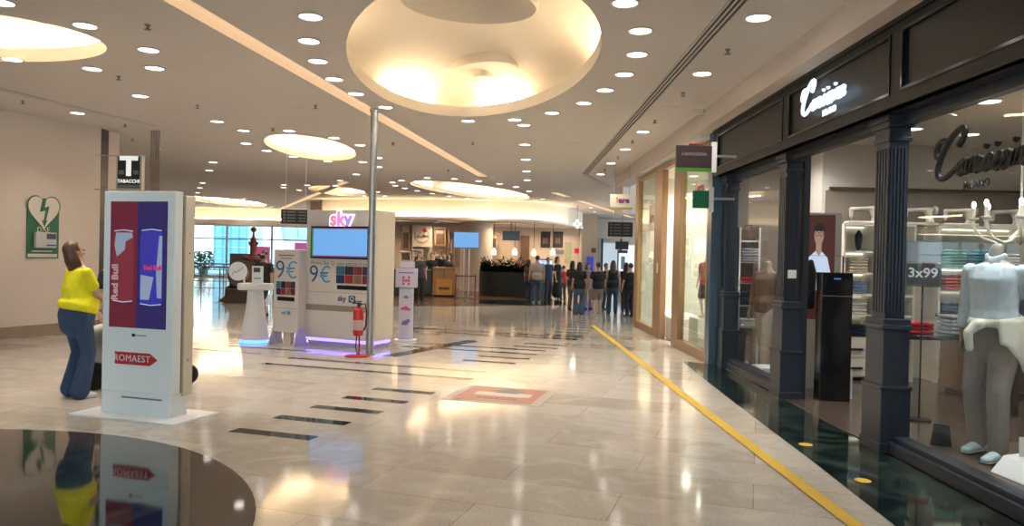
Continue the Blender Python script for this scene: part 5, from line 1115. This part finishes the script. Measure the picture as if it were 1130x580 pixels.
# people in the distance: (px, py feet, depth from feet, facing, ...)
FARP = [
 (631, 342, 150, 1.52, 'person in a black top with long dark hair at the left of the far group', dict(fem=True, hairlen=.2, bottom=(.10, .07, .06), skin=SKIN)),
 (638.5, 346.5, 185, 1.50, 'person in a black top and wide blue jeans with long black hair, back turned', dict(fem=True, hairlen=.32, bottom=(.06, .10, .17), flare=.05)),
 (648, 341, 20, 1.45, 'person in light clothing half hidden behind the wide jeans', dict(fem=True, hairlen=.15, top=(.30, .24, .22), bottom=(.28, .22, .2))),
 (659, 347, 200, 1.50, 'person in a black T-shirt and beige shorts in the far group', dict(bottom=(.24, .18, .13), botkind='shorts', wide=1.1, shoes=(.4, .35, .3))),
 (668, 341, 30, 1.46, 'slim person with a dark top behind the beige shorts', dict(fem=True, bottom=(.05, .05, .06))),
 (675.5, 346.5, 175, 1.56, 'person with long brown hair, black top and dark jeans, back turned', dict(fem=True, hairlen=.3, hair=HAIRBR, bottom=(.03, .05, .09), topkind='tank')),
 (690, 344, 160, 1.50, 'person in dark clothing at the right end of the far group', dict(fem=True, hairlen=.25, bottom=(.03, .03, .035))),
 (694.5, 349, 200, 1.50, 'person in black beside the edge of the white shop front', dict(hair=HAIRB, bottom=(.02, .02, .025))),
 (592, 334, 190, 1.66, 'person in a pale top and jeans standing before the cafe bar', dict(top=(.36, .28, .21), bottom=(.06, .08, .11), wide=1.1, shoes=(.4, .38, .35))),
 (604, 331, 30, 1.60, 'person in a dark blue T-shirt beside the cafe bar', dict(top=(.02, .04, .09), bottom=(.03, .03, .04), skin=SKIN2)),
 (614.5, 334, 60, 1.64, 'person in a long black dress by the cafe bar', dict(fem=True, topkind='dress', botkind='none', hairlen=.05)),
 (621, 331, 200, 1.3, 'small person in a red top near the cafe bar', dict(top=(.45, .03, .03), bottom=(.05, .05, .06), fem=True)),
 (583, 331, 150, 1.50, 'person in a brown top leaning on the cafe bar', dict(top=(.10, .06, .05), bottom=(.04, .04, .05), fem=True, hairlen=.15)),
 (462, 333.5, 20, 1.68, 'person with dark hair and black apron right of the sanitiser stand', dict(fem=True, hairlen=.12, top=(.05, .045, .045), bottom=(.02, .02, .02))),
]
for (px_, py_, dg_, H_p, lab, kw) in FARP:
    p = atz(px_, py_); kw = dict(kw)
    person((p.x, p.y, 0), R(dg_), H_p, lab, vox=.02, group=None, **kw)
# staff behind the counters
for (px_, Y_, dg_, H_p, lab, kw) in [(476, 31.0, 10, 1.66, 'person in black serving behind the dark cafe counter', dict(top=(.012, .012, .012))), (485.5, 31.9, -30, 1.72, 'person in black bending over the wooden counter', dict(top=(.01, .01, .01), wide=1.15)), (495, 30.8, 40, 1.62, 'person in dark clothes at the right end of the wooden counter', dict(fem=True, hairlen=.1, top=(.05, .03, .03))),
                                (564, 31.6, 5, 1.50, 'person in a white and brown top behind the hedge bar', dict(fem=True, top=(.4, .32, .28), hairlen=.15)), (573.5, 32.3, -20, 1.55, 'person in a tan top behind the hedge bar', dict(top=(.25, .12, .08), skin=SKIN2)), (553, 32.0, 20, 1.48, 'person in dark clothing at the left of the hedge bar', dict(top=(.05, .04, .04)))]:
    p = at(px_, 300, Y_); person((p.x, Y_, 0), R(dg_), H_p, lab, vox=.022, **kw)
p = at(209, 330, 24.6); person((p.x-.05, 24.6, 0), R(200), 1.25, 'small person in brown clothing partly hidden behind the totem edge', top=(.16, .10, .07), bottom=(.10, .07, .05), shoes=(.02, .02, .02), vox=.02)

# pushchair behind the totem
pc_ = atz(118, 432); sx0 = aty(109, 432, 8.35)
pu = empty('pushchair', (-4.3, 8.98, 0), R(95), 'pushchair with grey-white fabric and black wheels behind the totem', 'pushchair')
TY = mat('tyre', (.015, .015, .016), .6)
def wheel(x, y, r):
    MB().lathe([(r*.78, -.02), (r, -.022), (r*1.02, 0), (r, .022), (r*.78, .02), (r*.78, -.02)], (x, y, r*1.02), 28, 'x').build('wheel', TY, pu, smooth='auto')
    h = MB(); h.lathe([(0, -.015), (r*.2, -.015), (r*.2, .015), (0, .015)], (x, y, r*1.02), 16, 'x')
    for k in range(5): a = 2*PI*k/5; h.limb([(x, y, r*1.02), (x, y+math.cos(a)*r*.8, r*1.02+math.sin(a)*r*.8)], [.01, .012], n=6)
    h.build('wheel_hub', GREY, pu, smooth='auto')
for sx2 in (-1, 1): wheel(sx2*.27, .46, .16); wheel(sx2*.2, -.42, .12)
MB().tube([(-.25, .46, .16), (-.25, 0, .45), (-.2, -.42, .12)], .014).tube([(.25, .46, .16), (.25, 0, .45), (.2, -.42, .12)], .014).tube([(-.25, -.1, .4), (-.25, .5, 1.0), (.25, .5, 1.0), (.25, -.1, .4)], .014).build('frame', GREY, pu, smooth=True)
FB = mat('pushchair_fabric', (.42, .42, .41), .8, var=.15, bump=.4, scale=5)
b = MB(); b.limb([(0, -.3, .35), (0, 0, .35), (0, .25, .45), (0, .38, .75)], [(.2, .06), (.23, .1), (.24, .12), (.2, .05)]); b.build('seat', FB, pu, vox=.02)
b = MB(); b.limb([(0, .56, .22), (0, .60, .42), (0, .52, .66)], [(.26, .14), (.24, .13), (.2, .08)]); b.build('bag', FB, pu, vox=.02)

# ============================================================ MANNEQUINS
MSK = mat('mannequin_wood', (.22, .17, .12), .4)
def mannequin(loc, rz, H, lab, **kw): return person(loc, rz, H, lab, skin=kw.pop('skin', MSK), headless=True, cat='mannequin', name='mannequin', **kw)
mn = mannequin((3.83, 6.02, .145), R(-62), 1.83, 'headless mannequin in a pale shirt, grey trousers and a sweater tied at the waist', hem=1.0, top=(.50, .57, .62), bottom=(.21, .19, .18), topkind='shirt', shoes=(.55, .72, .76), vox=.010, hL=(.25, .14, .80), hR=(-.25, .02, .82), footL=(.12, -.12, .093), footR=(-.14, .06, .093))
sw = mat('sweater_ivory', (.66, .66, .55), .9, var=.08, bump=.4, scale=20); s_ = 1.83/1.7
b = MB(); b.limb([(-.19, .02, 1.08), (-.1, -.15, 1.06), (.1, -.16, 1.06), (.21, .0, 1.09), (.1, .15, 1.1), (-.1, .15, 1.1), (-.19, .02, 1.08)], [(.035, .03)]*7, (0, 0, 1))
b.limb([(-.02, -.2, 1.05), (-.06, -.25, .98), (-.05, -.24, .86)], [.045, .038, .03]); b.ball((-.01, -.2, 1.05), (.05, .045, .045))
for k in range(18):
    y = -.17+k*.0198; zb__ = .62+abs(y-.06)*1.35; xo = .215-.9*max(0, abs(y)-.06)**1.2; b.limb([(xo*.92, y, 1.08), (xo+.015, y, .9), (xo+.02, y, zb__)], [(.022, .03), (.02, .032), (.014, .024)])
b.build('tied_sweater', sw, mn, vox=.012)
b = MB(); b.limb([(-.07, .0, 1.575), (0, -.07, 1.545), (.07, .0, 1.575), (0, .06, 1.60), (-.07, 0, 1.575)], [(.035, .02)]*5, (0, 0, 1)); b.build('shirt_collar', mn and [k for k in kids(mn) if k.name.startswith('top')][0].data.materials[0], mn, vox=.008)
mannequin((4.52, 6.25, .145), R(-60), 1.86, 'second mannequin in dark navy clothes at the right edge of the big window', top=(.015, .018, .03), bottom=(.02, .022, .035), topkind='shirt', shoes=(.6, .62, .6), vox=.013)
mannequin((3.80, 11.3, .012), R(-60), 1.78, 'mannequin in beige trousers and a patterned scarf in the narrow window', top=(.14, .09, .06), bottom=(.30, .26, .21), topkind='shirt', shoes=(.3, .2, .1), vox=.015, stride=.25)
k1 = aty(772, 318, 13.8)
mannequin((3.52, 13.76, .602), R(-60), 1.20, 'child mannequin in a red top and dark shorts in the white shop', skin=mat('mannequin_white', (.7, .66, .6), .4), top=(.50, .09, .05), bottom=(.05, .04, .045), botkind='shorts', shoes=(.5, .4, .3), vox=.014)
mannequin((3.42, 15.6, .452), R(-70), 1.15, 'child mannequin in yellow clothes and a dark cap behind the shop doorway', skin=mat('mannequin_white', (.7, .66, .6), .4), top=(.75, .45, .03), bottom=(.7, .42, .04), shoes=(.5, .4, .3), vox=.014)
